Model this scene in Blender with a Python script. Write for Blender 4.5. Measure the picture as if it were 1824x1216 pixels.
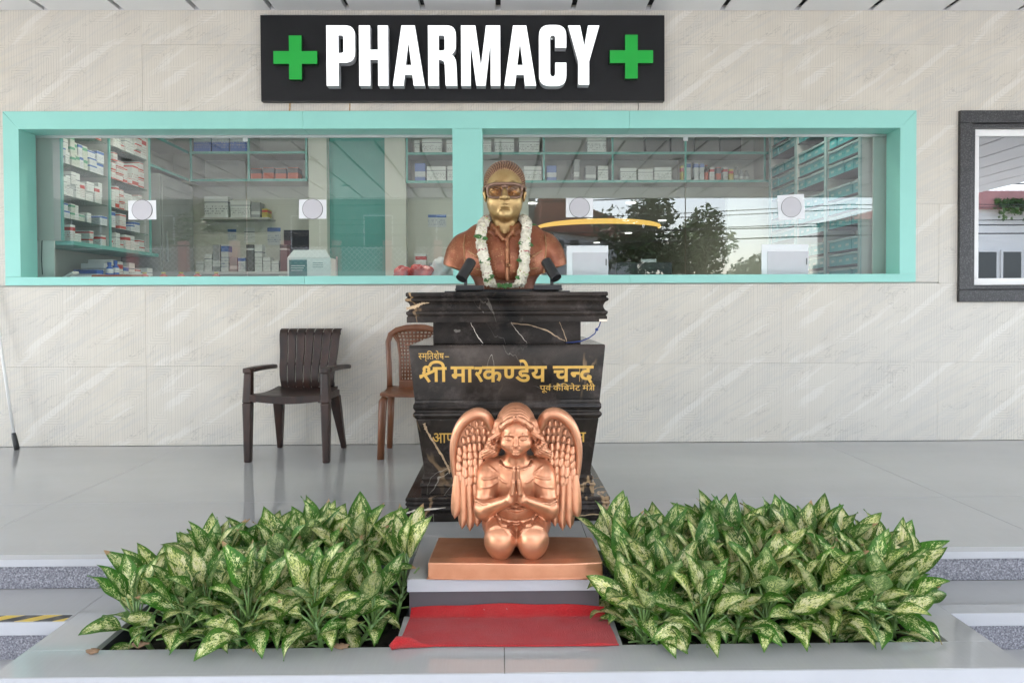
import bpy, bmesh, math, random
import numpy as np
from mathutils import Vector, Matrix, Euler

SC = bpy.context.scene
COL = SC.collection
for _o in list(bpy.data.objects):
    bpy.data.objects.remove(_o)
R = math.radians

# ------------------------------------------------------------------ camera
CAM_H = 1.04          # eye height above the porch floor
cam_data = bpy.data.cameras.new('camera')
cam_data.sensor_width = 36.0
cam_data.lens = 26.05
cam_data.shift_y = -0.0208
cam_data.clip_start = 0.05
cam_data.clip_end = 3000
cam = bpy.data.objects.new('camera', cam_data)
COL.objects.link(cam)
cam.matrix_world = (Matrix.Translation((0, -5.6, CAM_H)) @ Matrix.Rotation(R(-0.70), 4, 'Z')
                    @ Matrix.Rotation(R(90 - 1.08), 4, 'X') @ Matrix.Rotation(R(-0.25), 4, 'Z'))
SC.camera = cam

# ------------------------------------------------------------------ sky and sun
SUN_EL, SUN_AZ = 50.0, 205.0       # degrees; azimuth clockwise from +Y (the sun stands in front, to the left)
world = bpy.data.worlds.new('World')
SC.world = world
world.use_nodes = True
wn = world.node_tree.nodes
wl = world.node_tree.links
bg = wn['Background']
sky = wn.new('ShaderNodeTexSky')
sky.sky_type = 'NISHITA'
sky.sun_disc = False
sky.sun_elevation = R(SUN_EL)
sky.sun_rotation = R(SUN_AZ)
sky.air_density = 1.0
sky.dust_density = 1.5
sky.ozone_density = 1.0
haze = wn.new('ShaderNodeHueSaturation')
haze.inputs['Saturation'].default_value = 0.62     # thin overcast
wl.new(sky.outputs[0], haze.inputs['Color'])
wl.new(haze.outputs[0], bg.inputs[0])
bg.inputs[1].default_value = 0.15

sun_data = bpy.data.lights.new('sun', 'SUN')
sun_data.energy = 1.5
sun_data.angle = R(12)
sun_data.color = (1.0, 0.96, 0.9)
sun = bpy.data.objects.new('sun', sun_data)
COL.objects.link(sun)
_az, _el = R(SUN_AZ), R(SUN_EL)
_dir = Vector((math.sin(_az) * math.cos(_el), math.cos(_az) * math.cos(_el), math.sin(_el)))
sun.rotation_euler = _dir.to_track_quat('Z', 'Y').to_euler()

SC.view_settings.view_transform = 'Standard'
SC.view_settings.look = 'None'
SC.view_settings.gamma = 1.0
SC.view_settings.use_curve_mapping = False
SC.view_settings.exposure = 3.2
SC.render.engine = 'CYCLES'
SC.cycles.max_bounces = 10
SC.cycles.diffuse_bounces = 5
SC.cycles.glossy_bounces = 5
SC.cycles.transparent_max_bounces = 12
SC.cycles.use_denoising = True
SC.cycles.caustics_reflective = False
SC.cycles.caustics_refractive = False
SC.cycles.sample_clamp_indirect = 6.0

# ------------------------------------------------------------------ helpers
def tag(o, label=None, cat=None, group=None, kind=None):
    if label: o['label'] = label
    if cat: o['category'] = cat
    if group: o['group'] = group
    if kind: o['kind'] = kind
    return o

def thing(name, label, cat, loc=(0, 0, 0), rz=0.0, group=None, rot=None):
    o = bpy.data.objects.new(name, None)
    o.empty_display_size = 0.05
    COL.objects.link(o)
    o.location = loc
    o.rotation_euler = rot if rot else (0, 0, rz)
    return tag(o, label, cat, group)

def link(name, me, parent=None, mat=None, loc=(0, 0, 0), rot=(0, 0, 0), scale=None):
    o = bpy.data.objects.new(name, me)
    COL.objects.link(o)
    o.parent = parent
    o.location = loc
    o.rotation_euler = rot
    if scale: o.scale = scale
    if mat is not None and len(me.materials) == 0:
        for m in (mat if isinstance(mat, (list, tuple)) else [mat]):
            me.materials.append(m)
    return o

def copy_tree(o, parent=None):
    c = o.copy()
    COL.objects.link(c)
    c.parent = parent
    for ch in list(o.children):
        copy_tree(ch, c)
    return c

class MB:
    """collects simple shapes into one mesh"""
    def __init__(s): s.v, s.f, s.m = [], [], []
    def add(s, vs, fs, mi=0):
        b = len(s.v)
        s.v += [tuple(v) for v in vs]
        s.f += [tuple(b + i for i in f) for f in fs]
        s.m += [mi] * len(fs)
        return s
    def box(s, x0, x1, y0, y1, z0, z1, mi=0):
        return s.add([(x0, y0, z0), (x1, y0, z0), (x1, y1, z0), (x0, y1, z0), (x0, y0, z1), (x1, y0, z1), (x1, y1, z1), (x0, y1, z1)],
                     [(0, 3, 2, 1), (4, 5, 6, 7), (0, 1, 5, 4), (1, 2, 6, 5), (2, 3, 7, 6), (3, 0, 4, 7)], mi)
    def hexa(s, lo, hi, mi=0):
        """lo, hi: four corners each, counter-clockwise seen from above"""
        return s.add(list(lo) + list(hi), [(0, 3, 2, 1), (4, 5, 6, 7), (0, 1, 5, 4), (1, 2, 6, 5), (2, 3, 7, 6), (3, 0, 4, 7)], mi)
    def tube(s, pts, rad, n=8, mi=0, cap=True, flat=1.0):
        pts = [Vector(p) for p in pts]
        rr = rad if isinstance(rad, (list, tuple)) else [rad] * len(pts)
        rings = []
        up = Vector((0, 0, 1))
        t0 = (pts[1] - pts[0]).normalized()
        if abs(t0.dot(up)) > .95: up = Vector((0, 1, 0))
        a = t0.cross(up).normalized()
        for i, p in enumerate(pts):
            t = (pts[min(i + 1, len(pts) - 1)] - pts[max(i - 1, 0)]).normalized()
            a = (a - t * a.dot(t)).normalized()
            b = t.cross(a)
            rings.append([p + (a * math.cos(k * 2 * math.pi / n) + b * math.sin(k * 2 * math.pi / n) * flat) * rr[i] for k in range(n)])
        vs = [v for r in rings for v in r]
        fs = []
        for i in range(len(pts) - 1):
            for k in range(n):
                k2 = (k + 1) % n
                fs.append((i * n + k, i * n + k2, (i + 1) * n + k2, (i + 1) * n + k))
        if cap:
            fs.append(tuple(range(n - 1, -1, -1)))
            fs.append(tuple((len(pts) - 1) * n + k for k in range(n)))
        return s.add(vs, fs, mi)
    def rectsweep(s, prof, mi=0, cap=True, yscale=1.0):
        """prof: (z, half width) pairs swept round a square plan"""
        vs, fs = [], []
        for z, h in prof:
            d = h * yscale
            vs += [(-h, -d, z), (h, -d, z), (h, d, z), (-h, d, z)]
        for i in range(len(prof) - 1):
            for k in range(4):
                k2 = (k + 1) % 4
                fs.append((i * 4 + k, i * 4 + k2, i * 4 + 4 + k2, i * 4 + 4 + k))
        if cap:
            fs.append((3, 2, 1, 0))
            b = (len(prof) - 1) * 4
            fs.append((b, b + 1, b + 2, b + 3))
        return s.add(vs, fs, mi)
    def lathe(s, prof, n=20, mi=0, axis='z', c=(0, 0, 0)):
        """prof: (radius, height) pairs"""
        vs, fs = [], []
        for r, h in prof:
            for k in range(n):
                a = 2 * math.pi * k / n
                x, y = r * math.cos(a), r * math.sin(a)
                if axis == 'z': vs.append((c[0] + x, c[1] + y, c[2] + h))
                elif axis == 'y': vs.append((c[0] + x, c[1] + h, c[2] - y))
                else: vs.append((c[0] + h, c[1] + x, c[2] + y))
        for i in range(len(prof) - 1):
            for k in range(n):
                k2 = (k + 1) % n
                fs.append((i * n + k, i * n + k2, (i + 1) * n + k2, (i + 1) * n + k))
        fs.append(tuple(range(n - 1, -1, -1)))
        fs.append(tuple((len(prof) - 1) * n + k for k in range(n)))
        return s.add(vs, fs, mi)
    def grid(s, P, nu, nv, mi=0, closed=False):
        """P(i,j) -> point, i<=nu, j<=nv"""
        vs = [P(i, j) for i in range(nu + 1) for j in range(nv + 1)]
        fs = [(i * (nv + 1) + j, (i + 1) * (nv + 1) + j, (i + 1) * (nv + 1) + j + 1, i * (nv + 1) + j + 1) for i in range(nu) for j in range(nv)]
        return s.add(vs, fs, mi)
    def mesh(s, name='m', smooth=False, bevel=0.0, seg=2, autosmooth=None):
        me = bpy.data.meshes.new(name)
        me.from_pydata(s.v, [], s.f)
        if any(s.m): me.polygons.foreach_set('material_index', s.m)
        if bevel > 0:
            bm = bmesh.new(); bm.from_mesh(me)
            bmesh.ops.remove_doubles(bm, verts=bm.verts, dist=1e-6)
            es = [e for e in bm.edges if len(e.link_faces) == 2 and e.calc_face_angle(0) > 0.5]
            bmesh.ops.bevel(bm, geom=es, offset=bevel, segments=seg, profile=0.6, affect='EDGES', clamp_overlap=True)
            bm.to_mesh(me); bm.free()
        if smooth or autosmooth:
            me.polygons.foreach_set('use_smooth', [True] * len(me.polygons))
            if autosmooth:
                me.set_sharp_from_angle(angle=R(autosmooth))
        me.update()
        return me
    def build(s, name, mat=None, parent=None, loc=(0, 0, 0), rot=(0, 0, 0), **kw):
        return link(name, s.mesh(name, **kw), parent, mat, loc, rot)

def rbox(x0, x1, y0, y1, z0, z1, name, mat, parent=None, bevel=0.004, **kw):
    return MB().box(x0, x1, y0, y1, z0, z1).build(name, mat, parent, bevel=bevel, **kw)

def struct(o):
    o['kind'] = 'structure'
    return o

# ------------------------------------------------------------------ materials
class NT:
    """small node-tree writer"""
    def __init__(s, name):
        s.m = bpy.data.materials.new(name); s.m.use_nodes = True
        s.t = s.m.node_tree; s.n = s.t.nodes; s.l = s.t.links
        s.b = s.n['Principled BSDF']; s.out = s.n['Material Output']
    def node(s, typ, **kw):
        nd = s.n.new(typ)
        for k, v in kw.items(): setattr(nd, k, v)
        return nd
    def put(s, sock, v):
        if hasattr(v, 'is_linked') or isinstance(v, bpy.types.NodeSocket): s.l.new(v, sock)
        else: sock.default_value = v
    def math(s, op, a, b=None, c=None, clamp=False):
        nd = s.node('ShaderNodeMath', operation=op, use_clamp=clamp)
        s.put(nd.inputs[0], a)
        if b is not None: s.put(nd.inputs[1], b)
        if c is not None: s.put(nd.inputs[2], c)
        return nd.outputs[0]
    def coord(s, which='Object'):
        return s.node('ShaderNodeTexCoord').outputs[which]
    def mapping(s, v, scale=(1, 1, 1), rot=(0, 0, 0), loc=(0, 0, 0)):
        nd = s.node('ShaderNodeMapping')
        s.l.new(v, nd.inputs[0]); nd.inputs['Scale'].default_value = scale
        nd.inputs['Rotation'].default_value = rot; nd.inputs['Location'].default_value = loc
        return nd.outputs[0]
    def noise(s, v, scale, detail=4, rough=.55, dist=0.0, w=None):
        nd = s.node('ShaderNodeTexNoise')
        if w is not None:
            nd.noise_dimensions = '4D'; s.put(nd.inputs['W'], w)
        s.l.new(v, nd.inputs['Vector']); nd.inputs['Scale'].default_value = scale
        nd.inputs['Detail'].default_value = detail; nd.inputs['Roughness'].default_value = rough
        nd.inputs['Distortion'].default_value = dist
        return nd.outputs['Fac']
    def ramp(s, fac, stops, interp='LINEAR'):
        nd = s.node('ShaderNodeValToRGB'); s.l.new(fac, nd.inputs[0])
        cr = nd.color_ramp; cr.interpolation = interp
        while len(cr.elements) < len(stops): cr.elements.new(.5)
        for e, (p, c) in zip(cr.elements, stops):
            e.position = p; e.color = (c, c, c, 1) if isinstance(c, (int, float)) else (*c[:3], 1)
        return nd.outputs[0]
    def mix(s, fac, a, b, blend='MIX'):
        nd = s.node('ShaderNodeMix', data_type='RGBA', blend_type=blend)
        s.put(nd.inputs[0], fac)
        s.put(nd.inputs[6], (*a, 1) if isinstance(a, tuple) and len(a) == 3 else a)
        s.put(nd.inputs[7], (*b, 1) if isinstance(b, tuple) and len(b) == 3 else b)
        return nd.outputs[2]
    def sep(s, v):
        nd = s.node('ShaderNodeSeparateXYZ'); s.l.new(v, nd.inputs[0]); return nd.outputs
    def comb(s, x, y, z):
        nd = s.node('ShaderNodeCombineXYZ')
        s.put(nd.inputs[0], x); s.put(nd.inputs[1], y); s.put(nd.inputs[2], z); return nd.outputs[0]
    def bump(s, h, strength=.3, dist=.01):
        nd = s.node('ShaderNodeBump'); s.l.new(h, nd.inputs['Height'])
        nd.inputs['Strength'].default_value = strength; nd.inputs['Distance'].default_value = dist
        s.l.new(nd.outputs[0], s.b.inputs['Normal']); return nd
    def set(s, **kw):
        names = dict(col='Base Color', rough='Roughness', metal='Metallic', coat='Coat Weight', spec='Specular IOR Level',
                     ecol='Emission Color', estr='Emission Strength', trans='Transmission Weight', sub='Subsurface Weight', coatr='Coat Roughness', alpha='Alpha', sheen='Sheen Weight', ior='IOR')
        for k, v in kw.items():
            if isinstance(v, tuple) and len(v) == 3: v = (*v, 1)
            s.put(s.b.inputs[names[k]], v)
        return s

def pm(name, col, rough=.5, metal=0.0, var=.08, vs=6.0, bump=0.0, bs=60.0, coat=0.0, rvar=.08, spec=.5, rnd=0.0, stretch=(1, 1, 1)):
    """plain procedural paint/plastic/stone: base colour with soft mottling, uneven gloss, fine relief"""
    t = NT(name)
    co = t.mapping(t.coord(), scale=stretch)
    n = t.noise(co, vs, 5)
    lo = tuple(c * (1 - var) for c in col); hi = tuple(min(1, c * (1 + var)) for c in col)
    c = t.mix(t.ramp(n, [(.3, 0.0), (.7, 1.0)]), lo, hi)
    if rnd > 0:
        oi = t.node('ShaderNodeObjectInfo').outputs['Random']
        k = t.math('MULTIPLY_ADD', oi, 2 * rnd, 1 - rnd)
        hsv = t.node('ShaderNodeHueSaturation'); t.l.new(c, hsv.inputs['Color']); t.l.new(k, hsv.inputs['Value'])
        c = hsv.outputs[0]
    t.set(col=c, metal=metal, coat=coat, spec=spec)
    t.set(rough=t.math('MULTIPLY_ADD', t.noise(co, vs * 2.3, 3), rvar * 2, rough - rvar))
    if bump > 0: t.bump(t.noise(co, bs, 3), bump, .004)
    return t.m

def s2l(r, g, b):
    f = lambda c: ((c / 255 + .055) / 1.055) ** 2.4 if c > 10 else c / 255 / 12.92
    return (f(r), f(g), f(b))

# ================================================================== materials of the setting
def tile_material():
    t = NT('embossed_wall_tile')
    x, y, z = t.sep(t.coord())
    # embossed panels: six columns of 0.2 m to a tile, alternately high and low
    cu = t.math('DIVIDE', t.math('ADD', x, 2.685 + 24.0), .2)
    par = t.math('MODULO', t.math('FLOOR', cu), 2.0)
    dx = t.math('ABSOLUTE', t.math('MULTIPLY', t.math('SUBTRACT', t.math('FRACT', cu), .5), .2))
    v = t.math('MULTIPLY', t.math('FRACT', t.math('DIVIDE', t.math('ADD', z, 6.0), .6)), .6)
    zc = t.math('MULTIPLY_ADD', par, -.15, .375)
    dz = t.math('ABSOLUTE', t.math('SUBTRACT', v, zc))
    ex = t.math('SUBTRACT', dx, .096)
    ez = t.math('SUBTRACT', dz, .215)
    inside = t.math('LESS_THAN', ez, 0.0)
    e = t.math('MULTIPLY_ADD', t.math('SUBTRACT', t.math('MAXIMUM', ex, ez), ex), inside, ex)
    ph = t.math('FRACT', t.math('DIVIDE', t.math('ADD', e, 1.0), .0192))
    groove = t.math('SMOOTH_MIN', t.math('DIVIDE', t.math('ABSOLUTE', t.math('SUBTRACT', ph, .5)), .16), 1.0, .3)
    flatm = t.ramp(t.noise(t.coord(), 2.2, 3), [(.35, .25), (.65, 1.0)])
    # printed stone: slanting pale bands, each second tile column alike
    tu = t.math('MULTIPLY', t.math('FRACT', t.math('DIVIDE', t.math('ADD', x, 2.685 + 24.0), 2.4)), 2.4)
    p = t.comb(tu, 0.0, v)
    pr = t.mapping(p, rot=(0, R(33), 0))
    st = t.mapping(pr, scale=(.45, 1, 3.4))
    n1 = t.noise(st, 1.15, 6, .6, .35)
    n2 = t.noise(t.mapping(pr, scale=(1.0, 1, 3.5), loc=(3.1, 0, 1.7)), 1.7, 8, .62, .5)
    cloud = t.noise(t.mapping(p, loc=(5, 0, 2)), 3.0, 6)
    base = t.mix(t.ramp(cloud, [(.3, 0.0), (.7, 1.0)]), (.60, .555, .480), (.675, .630, .552))
    wide = t.noise(t.coord(), .55, 2)
    base = t.mix(t.ramp(wide, [(.4, 0.0), (.65, 1.0)]), base, (.635, .603, .545))
    c = t.mix(t.ramp(n1, [(.545, 0.0), (.57, .42), (.645, .5), (.66, 0.0)]), base, (.76, .738, .695))
    c = t.mix(t.ramp(n1, [(.40, .0), (.44, .5), (.475, 0.0)]), c, (.545, .53, .50))
    ridge = t.math('ABSOLUTE', t.math('SUBTRACT', n2, .5))
    brk = t.ramp(t.noise(p, 5.0, 3), [(.45, 0.0), (.6, .75)])
    c = t.mix(t.math('MULTIPLY', t.ramp(ridge, [(.0, 1.0), (.006, 0.0)]), brk), c, (.33, .31, .28))
    # grooves coloured darker so the embossed pattern stays visible
    c = t.mix(t.math('MULTIPLY', t.math('SUBTRACT', 1.0, groove), t.math('MULTIPLY', flatm, .65)), c, (.36, .345, .32))
    t.set(col=c, rough=.42, spec=.45)
    h = t.math('ADD', groove, t.math('MULTIPLY', t.noise(t.coord(), 55, 3), .25))
    t.bump(h, .35, .0022)
    return t.m

def floor_material():
    t = NT('grey_porcelain_floor')
    co = t.coord()
    streak = t.noise(t.mapping(co, scale=(60, 1.5, 1)), 3.0, 4)
    cl = t.noise(t.mapping(co, scale=(.6, 1.6, 1)), 2.0, 5, .6, .4)
    c = t.mix(t.ramp(cl, [(.2, 0.0), (.8, 1.0)]), (.36, .357, .348), (.392, .389, .38))
    c = t.mix(t.math('MULTIPLY', t.ramp(streak, [(.4, 0.0), (.7, 1.0)]), .35), c, (.40, .40, .395))
    dirt = t.noise(co, 1.1, 7, .65)
    c = t.mix(t.ramp(dirt, [(.52, 0.0), (.72, .2)]), c, (.42, .46, .44))
    speck = t.noise(co, 42, 2)
    c = t.mix(t.ramp(speck, [(.80, 0.0), (.82, .4)]), c, (.12, .11, .10))
    t.set(col=c, spec=.5, rough=t.ramp(t.noise(co, 2.3, 6, .6), [(.3, .02), (.75, .075)]))
    return t.m

def granite(name, base, lo, hi, scale=330, rough=.4, spec=.5):
    t = NT(name)
    co = t.coord()
    n = t.noise(co, scale, 2, .5)
    c = t.mix(t.ramp(n, [(.38, 0.0), (.46, 1.0)]), lo, base)
    c = t.mix(t.ramp(n, [(.56, 0.0), (.63, 1.0)]), c, hi)
    c = t.mix(t.math('MULTIPLY', t.noise(co, 4, 4), .3), c, tuple(v * .75 for v in base))
    t.set(col=c, rough=rough, spec=spec)
    t.bump(n, .08, .002)
    return t.m

def glass_material(name, tint=(.70, .775, .755), ior=1.8, rough=0.0, dirt=.015):
    """a thin clear sheet: fresnel reflection of both faces over a faintly green pass-through, with dust"""
    t = NT(name)
    t.n.remove(t.b)
    tr = t.node('ShaderNodeBsdfTransparent'); tr.inputs[0].default_value = (*tint, 1)
    gl = t.node('ShaderNodeBsdfGlossy'); gl.inputs['Color'].default_value = (1, 1, 1, 1); gl.inputs['Roughness'].default_value = rough
    lw = t.node('ShaderNodeLayerWeight'); lw.inputs[0].default_value = .5
    r0 = ((ior - 1) / (ior + 1)) ** 2
    fr = t.math('MULTIPLY_ADD', t.math('POWER', lw.outputs['Facing'], 5.0), 1 - r0, r0)
    mx = t.node('ShaderNodeMixShader')
    t.l.new(fr, mx.inputs[0]); t.l.new(tr.outputs[0], mx.inputs[1]); t.l.new(gl.outputs[0], mx.inputs[2])
    df = t.node('ShaderNodeBsdfDiffuse'); df.inputs[0].default_value = (.62, .62, .60, 1)
    m2 = t.node('ShaderNodeMixShader')
    t.l.new(t.ramp(t.noise(t.coord(), 6, 6, .7), [(.35, 0.0), (.8, dirt)]), m2.inputs[0])
    t.l.new(mx.outputs[0], m2.inputs[1]); t.l.new(df.outputs[0], m2.inputs[2])
    t.l.new(m2.outputs[0], t.out.inputs[0])
    return t.m

def stripe_material():
    t = NT('hazard_tape')
    x, y, z = t.sep(t.coord())
    f = t.math('FRACT', t.math('MULTIPLY', t.math('ADD', t.math('MULTIPLY', y, 1.4), t.math('MULTIPLY', x, -1.0)), 1 / .145))
    c = t.mix(t.math('LESS_THAN', f, .5), (.62, .43, .06), (.03, .03, .032))
    c = t.mix(t.ramp(t.noise(t.coord(), 30, 5), [(.5, 0.0), (.75, .4)]), c, (.28, .26, .24))
    t.set(col=c, rough=.45)
    return t.m

def emit(name, col, strength):
    t = NT(name)
    t.set(col=tuple(min(1, c) for c in col), ecol=col, estr=strength, rough=.5)
    return t.m

M = {}
M['tile'] = tile_material()
M['floor'] = floor_material()
M['mortar'] = pm('wall_backing', (.50, .49, .46), .85)
M['nosing'] = pm('pale_stone_edge', (.43, .435, .455), .45, var=.05, vs=3, bump=.1, bs=120)
M['granite_riser'] = granite('grey_speckled_granite', (.20, .20, .225), (.09, .09, .11), (.36, .36, .39), 150)
M['riser_dark'] = pm('dark_grey_riser', (.085, .075, .082), .5, var=.1, vs=4)
M['teal'] = pm('teal_composite_panel', (.30, .655, .585), .42, var=.035, vs=1.5, bump=.03, bs=200)
M['teal_edge'] = pm('teal_laminate', (.17, .46, .42), .45, var=.05)
M['panel'] = pm('grey_ceiling_panel', (.74, .745, .755), .4, var=.03, vs=1.0)
M['gap'] = pm('dark_joint', (.025, .025, .028), .7)
M['alu'] = pm('aluminium', (.55, .56, .56), .35, metal=.8, var=.06)
M['white'] = pm('white_paint', (.78, .78, .76), .5, var=.03)
M['cream'] = pm('cream_room_paint', (.74, .73, .66), .6, var=.03, vs=2)
M['laminate'] = pm('warm_white_laminate', (.52, .51, .485), .45, var=.03)
M['glass'] = glass_material('window_glass')
M['shelf_glass'] = glass_material('shelf_glass', (.80, .90, .87), 1.5)
M['black_granite'] = granite('black_granite', (.030, .030, .032), (.014, .014, .015), (.10, .10, .10), 130, .33, .5)
M['upvc'] = pm('white_window_profile', (.86, .86, .85), .35, var=.02)
M['tape'] = stripe_material()
M['concrete'] = pm('driveway_concrete', (.52, .51, .49), .8, var=.15, vs=.8, bump=.2, bs=40)
M['asphalt'] = pm('asphalt', (.055, .055, .058), .85, var=.25, vs=3, bump=.4, bs=150)
M['earth'] = pm('dusty_ground', (.21, .19, .15), .9, var=.25, vs=.6, bump=.4, bs=20)
M['soil'] = pm('dark_soil', (.025, .019, .014), .95, var=.5, vs=14, bump=.9, bs=60)

# ================================================================== ground, driveway, street
struct(MB().add([(-400, -400, -.50), (400, -400, -.50), (400, 200, -.50), (-400, 200, -.50)], [(0, 1, 2, 3)]).build('ground', M['earth']))
struct(MB().box(-14, 14, -13.5, -3.12, -.49, -.45).build('driveway', M['concrete']))
struct(MB().box(-120, 120, -20.5, -14.2, -.495, -.47).build('street', M['asphalt']))

# ================================================================== porch floor: big slabs, pale edge
porch = struct(MB().box(-9, 9, -2.44, .0, -.148, -.02).build('porch_floor', M['mortar']))
xs = [-9.6, -7.2, -4.8, -2.4, 0.0, 2.4, 4.8, 7.2, 9.6]
for a, b in zip(xs[:-1], xs[1:]):
    for y0, y1 in ((-1.64, -.004), (-2.466, -1.642)):
        if y0 < -2 and abs(a + b) / 2 < 1.3:
            continue
        rbox(max(a, -9) + .0008, min(b, 9) - .0008, y0, y1, -.02, 0, 'floor_slab', M['floor'], porch, bevel=.0012)
# the middle row of slabs runs out under the statue
for a, b in ((-2.4, -.372), (.372, 2.4)):
    rbox(a + .0008, b - .0008, -2.466, -1.642, -.02, 0, 'floor_slab', M['floor'], porch, bevel=.0012)
rbox(-.371, .371, -2.782, -1.642, -.02, 0, 'floor_slab', M['floor'], porch, bevel=.002)
for a, b in ((-9, -.373), (.373, 9)):
    rbox(a, b, -2.464, -2.442, -.052, -.0205, 'nosing', M['nosing'], porch, bevel=.003)
    rbox(a, b, -2.4655, -2.463, -.05, -.002, 'nosing', M['nosing'], porch, bevel=.0008)
rbox(-.37, .37, -2.78, -2.44, -.05, -.0205, 'nosing', M['nosing'], porch, bevel=.003)
rbox(-.3705, .3705, -2.7845, -2.7825, -.049, -.003, 'nosing', M['nosing'], porch, bevel=.0008)
rbox(-9, -.42, -2.449, -2.441, -.149, -.0525, 'riser', M['granite_riser'], porch, bevel=0)
rbox(.42, 9, -2.449, -2.441, -.149, -.0525, 'riser', M['granite_riser'], porch, bevel=0)
rbox(-.366, .366, -2.765, -2.45, -.149, -.0505, 'riser', M['riser_dark'], porch, bevel=.002)

# ================================================================== steps on both sides of the planter
LX, RX = -1.664, 1.72
for side, (a, b) in (('left', (-9, LX)), ('right', (RX, 9))):
    st = struct(MB().box(a, b, -2.765, -2.451, -.299, -.17).build('steps_' + side, M['mortar']))
    e0, e1 = (a, b + .0) if side == 'left' else (a, b)
    rbox(a, b - .001, -2.783, -2.45, -.17, -.15, 'tread', M['floor'], st, bevel=.0015)
    rbox(a, b - .001, -2.785, -2.76, -.202, -.1705, 'nosing', M['nosing'], st, bevel=.003)
    rbox(a, b - .001, -2.7865, -2.784, -.2, -.152, 'nosing', M['nosing'], st, bevel=.0008)
    rbox(a, b - .001, -2.772, -2.766, -.2995, -.2025, 'riser', M['granite_riser'], st, bevel=0)
    rbox(a, b - .001, -3.1, -2.767, -.32, -.3, 'tread', M['floor'], st, bevel=.0015)
    rbox(a, b - .001, -3.102, -2.78, -.352, -.3205, 'nosing', M['nosing'], st, bevel=.003)
    rbox(a, b - .001, -3.09, -2.79, -.45, -.3525, 'riser', M['granite_riser'], st, bevel=0)
    if side == 'left':
        rbox(a, b - .012, -2.7815, -2.725, -.1498, -.1488, 'hazard_tape', M['tape'], st, bevel=0)

# ================================================================== planter
planter = thing('planter_box', 'grey stone planter ledge running along the front of the steps', 'planter', (0, 0, 0))
PY0, PY1 = -3.213, -3.022      # ledge: front edge, inner edge
def slab(x0, x1, y0, y1):
    rbox(x0, x1, y0, y1, -.17, -.15, 'ledge_slab', M['floor'], planter, bevel=.0015)
slab(LX, .0 - .0008, PY0, PY1); slab(.0008, RX, PY0, PY1)
slab(LX, -1.43, PY1 + .001, -2.452); slab(1.57, RX, PY1 + .001, -2.452)
slab(-.385, .415, PY1 + .001, -2.767)
rbox(LX - .0005, RX + .0005, PY0 - .0022, PY0 + .02, -.202, -.1705, 'ledge_edge', M['nosing'], planter, bevel=.003)
rbox(LX - .0005, RX + .0005, PY0 - .0035, PY0 - .0005, -.2, -.1525, 'ledge_edge', M['nosing'], planter, bevel=.0008)
rbox(LX + .01, RX - .01, PY0 + .012, PY0 + .06, -.45, -.2025, 'front_riser', M['granite_riser'], planter, bevel=0)
rbox(LX + .004, LX + .05, PY0 + .062, -2.46, -.45, -.171, 'side_wall', M['granite_riser'], planter, bevel=0)
rbox(RX - .05, RX - .004, PY0 + .062, -2.46, -.45, -.171, 'side_wall', M['granite_riser'], planter, bevel=0)
for x0, x1 in ((-1.43, -.385), (.415, 1.57)):
    rbox(x0 - .02, x0 + .002, PY1 - .02, -2.46, -.44, -.1705, 'pit_wall', M['gap'], planter, bevel=0)
    rbox(x1 - .002, x1 + .02, PY1 - .02, -2.46, -.44, -.1705, 'pit_wall', M['gap'], planter, bevel=0)
    rbox(x0 + .003, x1 - .003, PY1 - .022, PY1 - .002, -.44, -.1705, 'pit_wall', M['gap'], planter, bevel=0)
    rs = random.Random(int(x0 * 100))
    nx, ny = 40, 18
    so = MB().grid(lambda i, j: (x0 + (x1 - x0) * i / nx, PY1 - .001 + (-2.45 - PY1) * j / ny, -.235 + rs.uniform(-.012, .012) + .02 * math.sin(i * .6) * math.sin(j * .5)), nx, ny)
    so.build('soil', M['soil'], planter, smooth=True)

# ================================================================== tiled wall
OPEN = [(-3.716, 3.131, 1.21, 2.504), (3.457, 5.3, 1.057, 2.5)]
wall = thing('tiled_wall', 'long pale grey wall of embossed marble-look tiles behind the pedestal', 'wall', (0, 0, 0))
def cut(rects, op):
    out = []
    for (x0, x1, z0, z1) in rects:
        ox0, ox1, oz0, oz1 = max(x0, op[0]), min(x1, op[1]), max(z0, op[2]), min(z1, op[3])
        if ox0 >= ox1 or oz0 >= oz1:
            out.append((x0, x1, z0, z1)); continue
        if z0 < oz0: out.append((x0, x1, z0, oz0))
        if oz1 < z1: out.append((x0, x1, oz1, z1))
        if x0 < ox0: out.append((x0, ox0, oz0, oz1))
        if ox1 < x1: out.append((ox1, x1, oz0, oz1))
    return out
zs = [0.002, .6, 1.2, 1.8, 2.4, 3.0, 3.3]
x = -2.685 - 1.2 * 5
rw = random.Random(5)
while x < 9:
    for z0, z1 in zip(zs[:-1], zs[1:]):
        rects = [(max(x, -9) + .0005, min(x + 1.2, 9) - .0005, z0 + .0005, z1 - .0005)]
        for op in OPEN: rects = cut(rects, op)
        for (a, b, c, d) in rects:
            if b - a < .01 or d - c < .01: continue
            pr = rw.uniform(-.0012, .0006)
            rbox(a, b, pr, .0125, c, d, 'tile', M['tile'], wall, bevel=.0007, seg=1)
    x += 1.2
back = [(-9, 9, 0, 3.3)]
for op in OPEN: back = cut(back, (op[0] + .05, op[1] - .05, op[2] + .03, op[3] - .05))
mb = MB()
for (a, b, c, d) in back: mb.box(a, b, .013, .20, c, d)
mb.build('backing', M['mortar'], wall)

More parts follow.
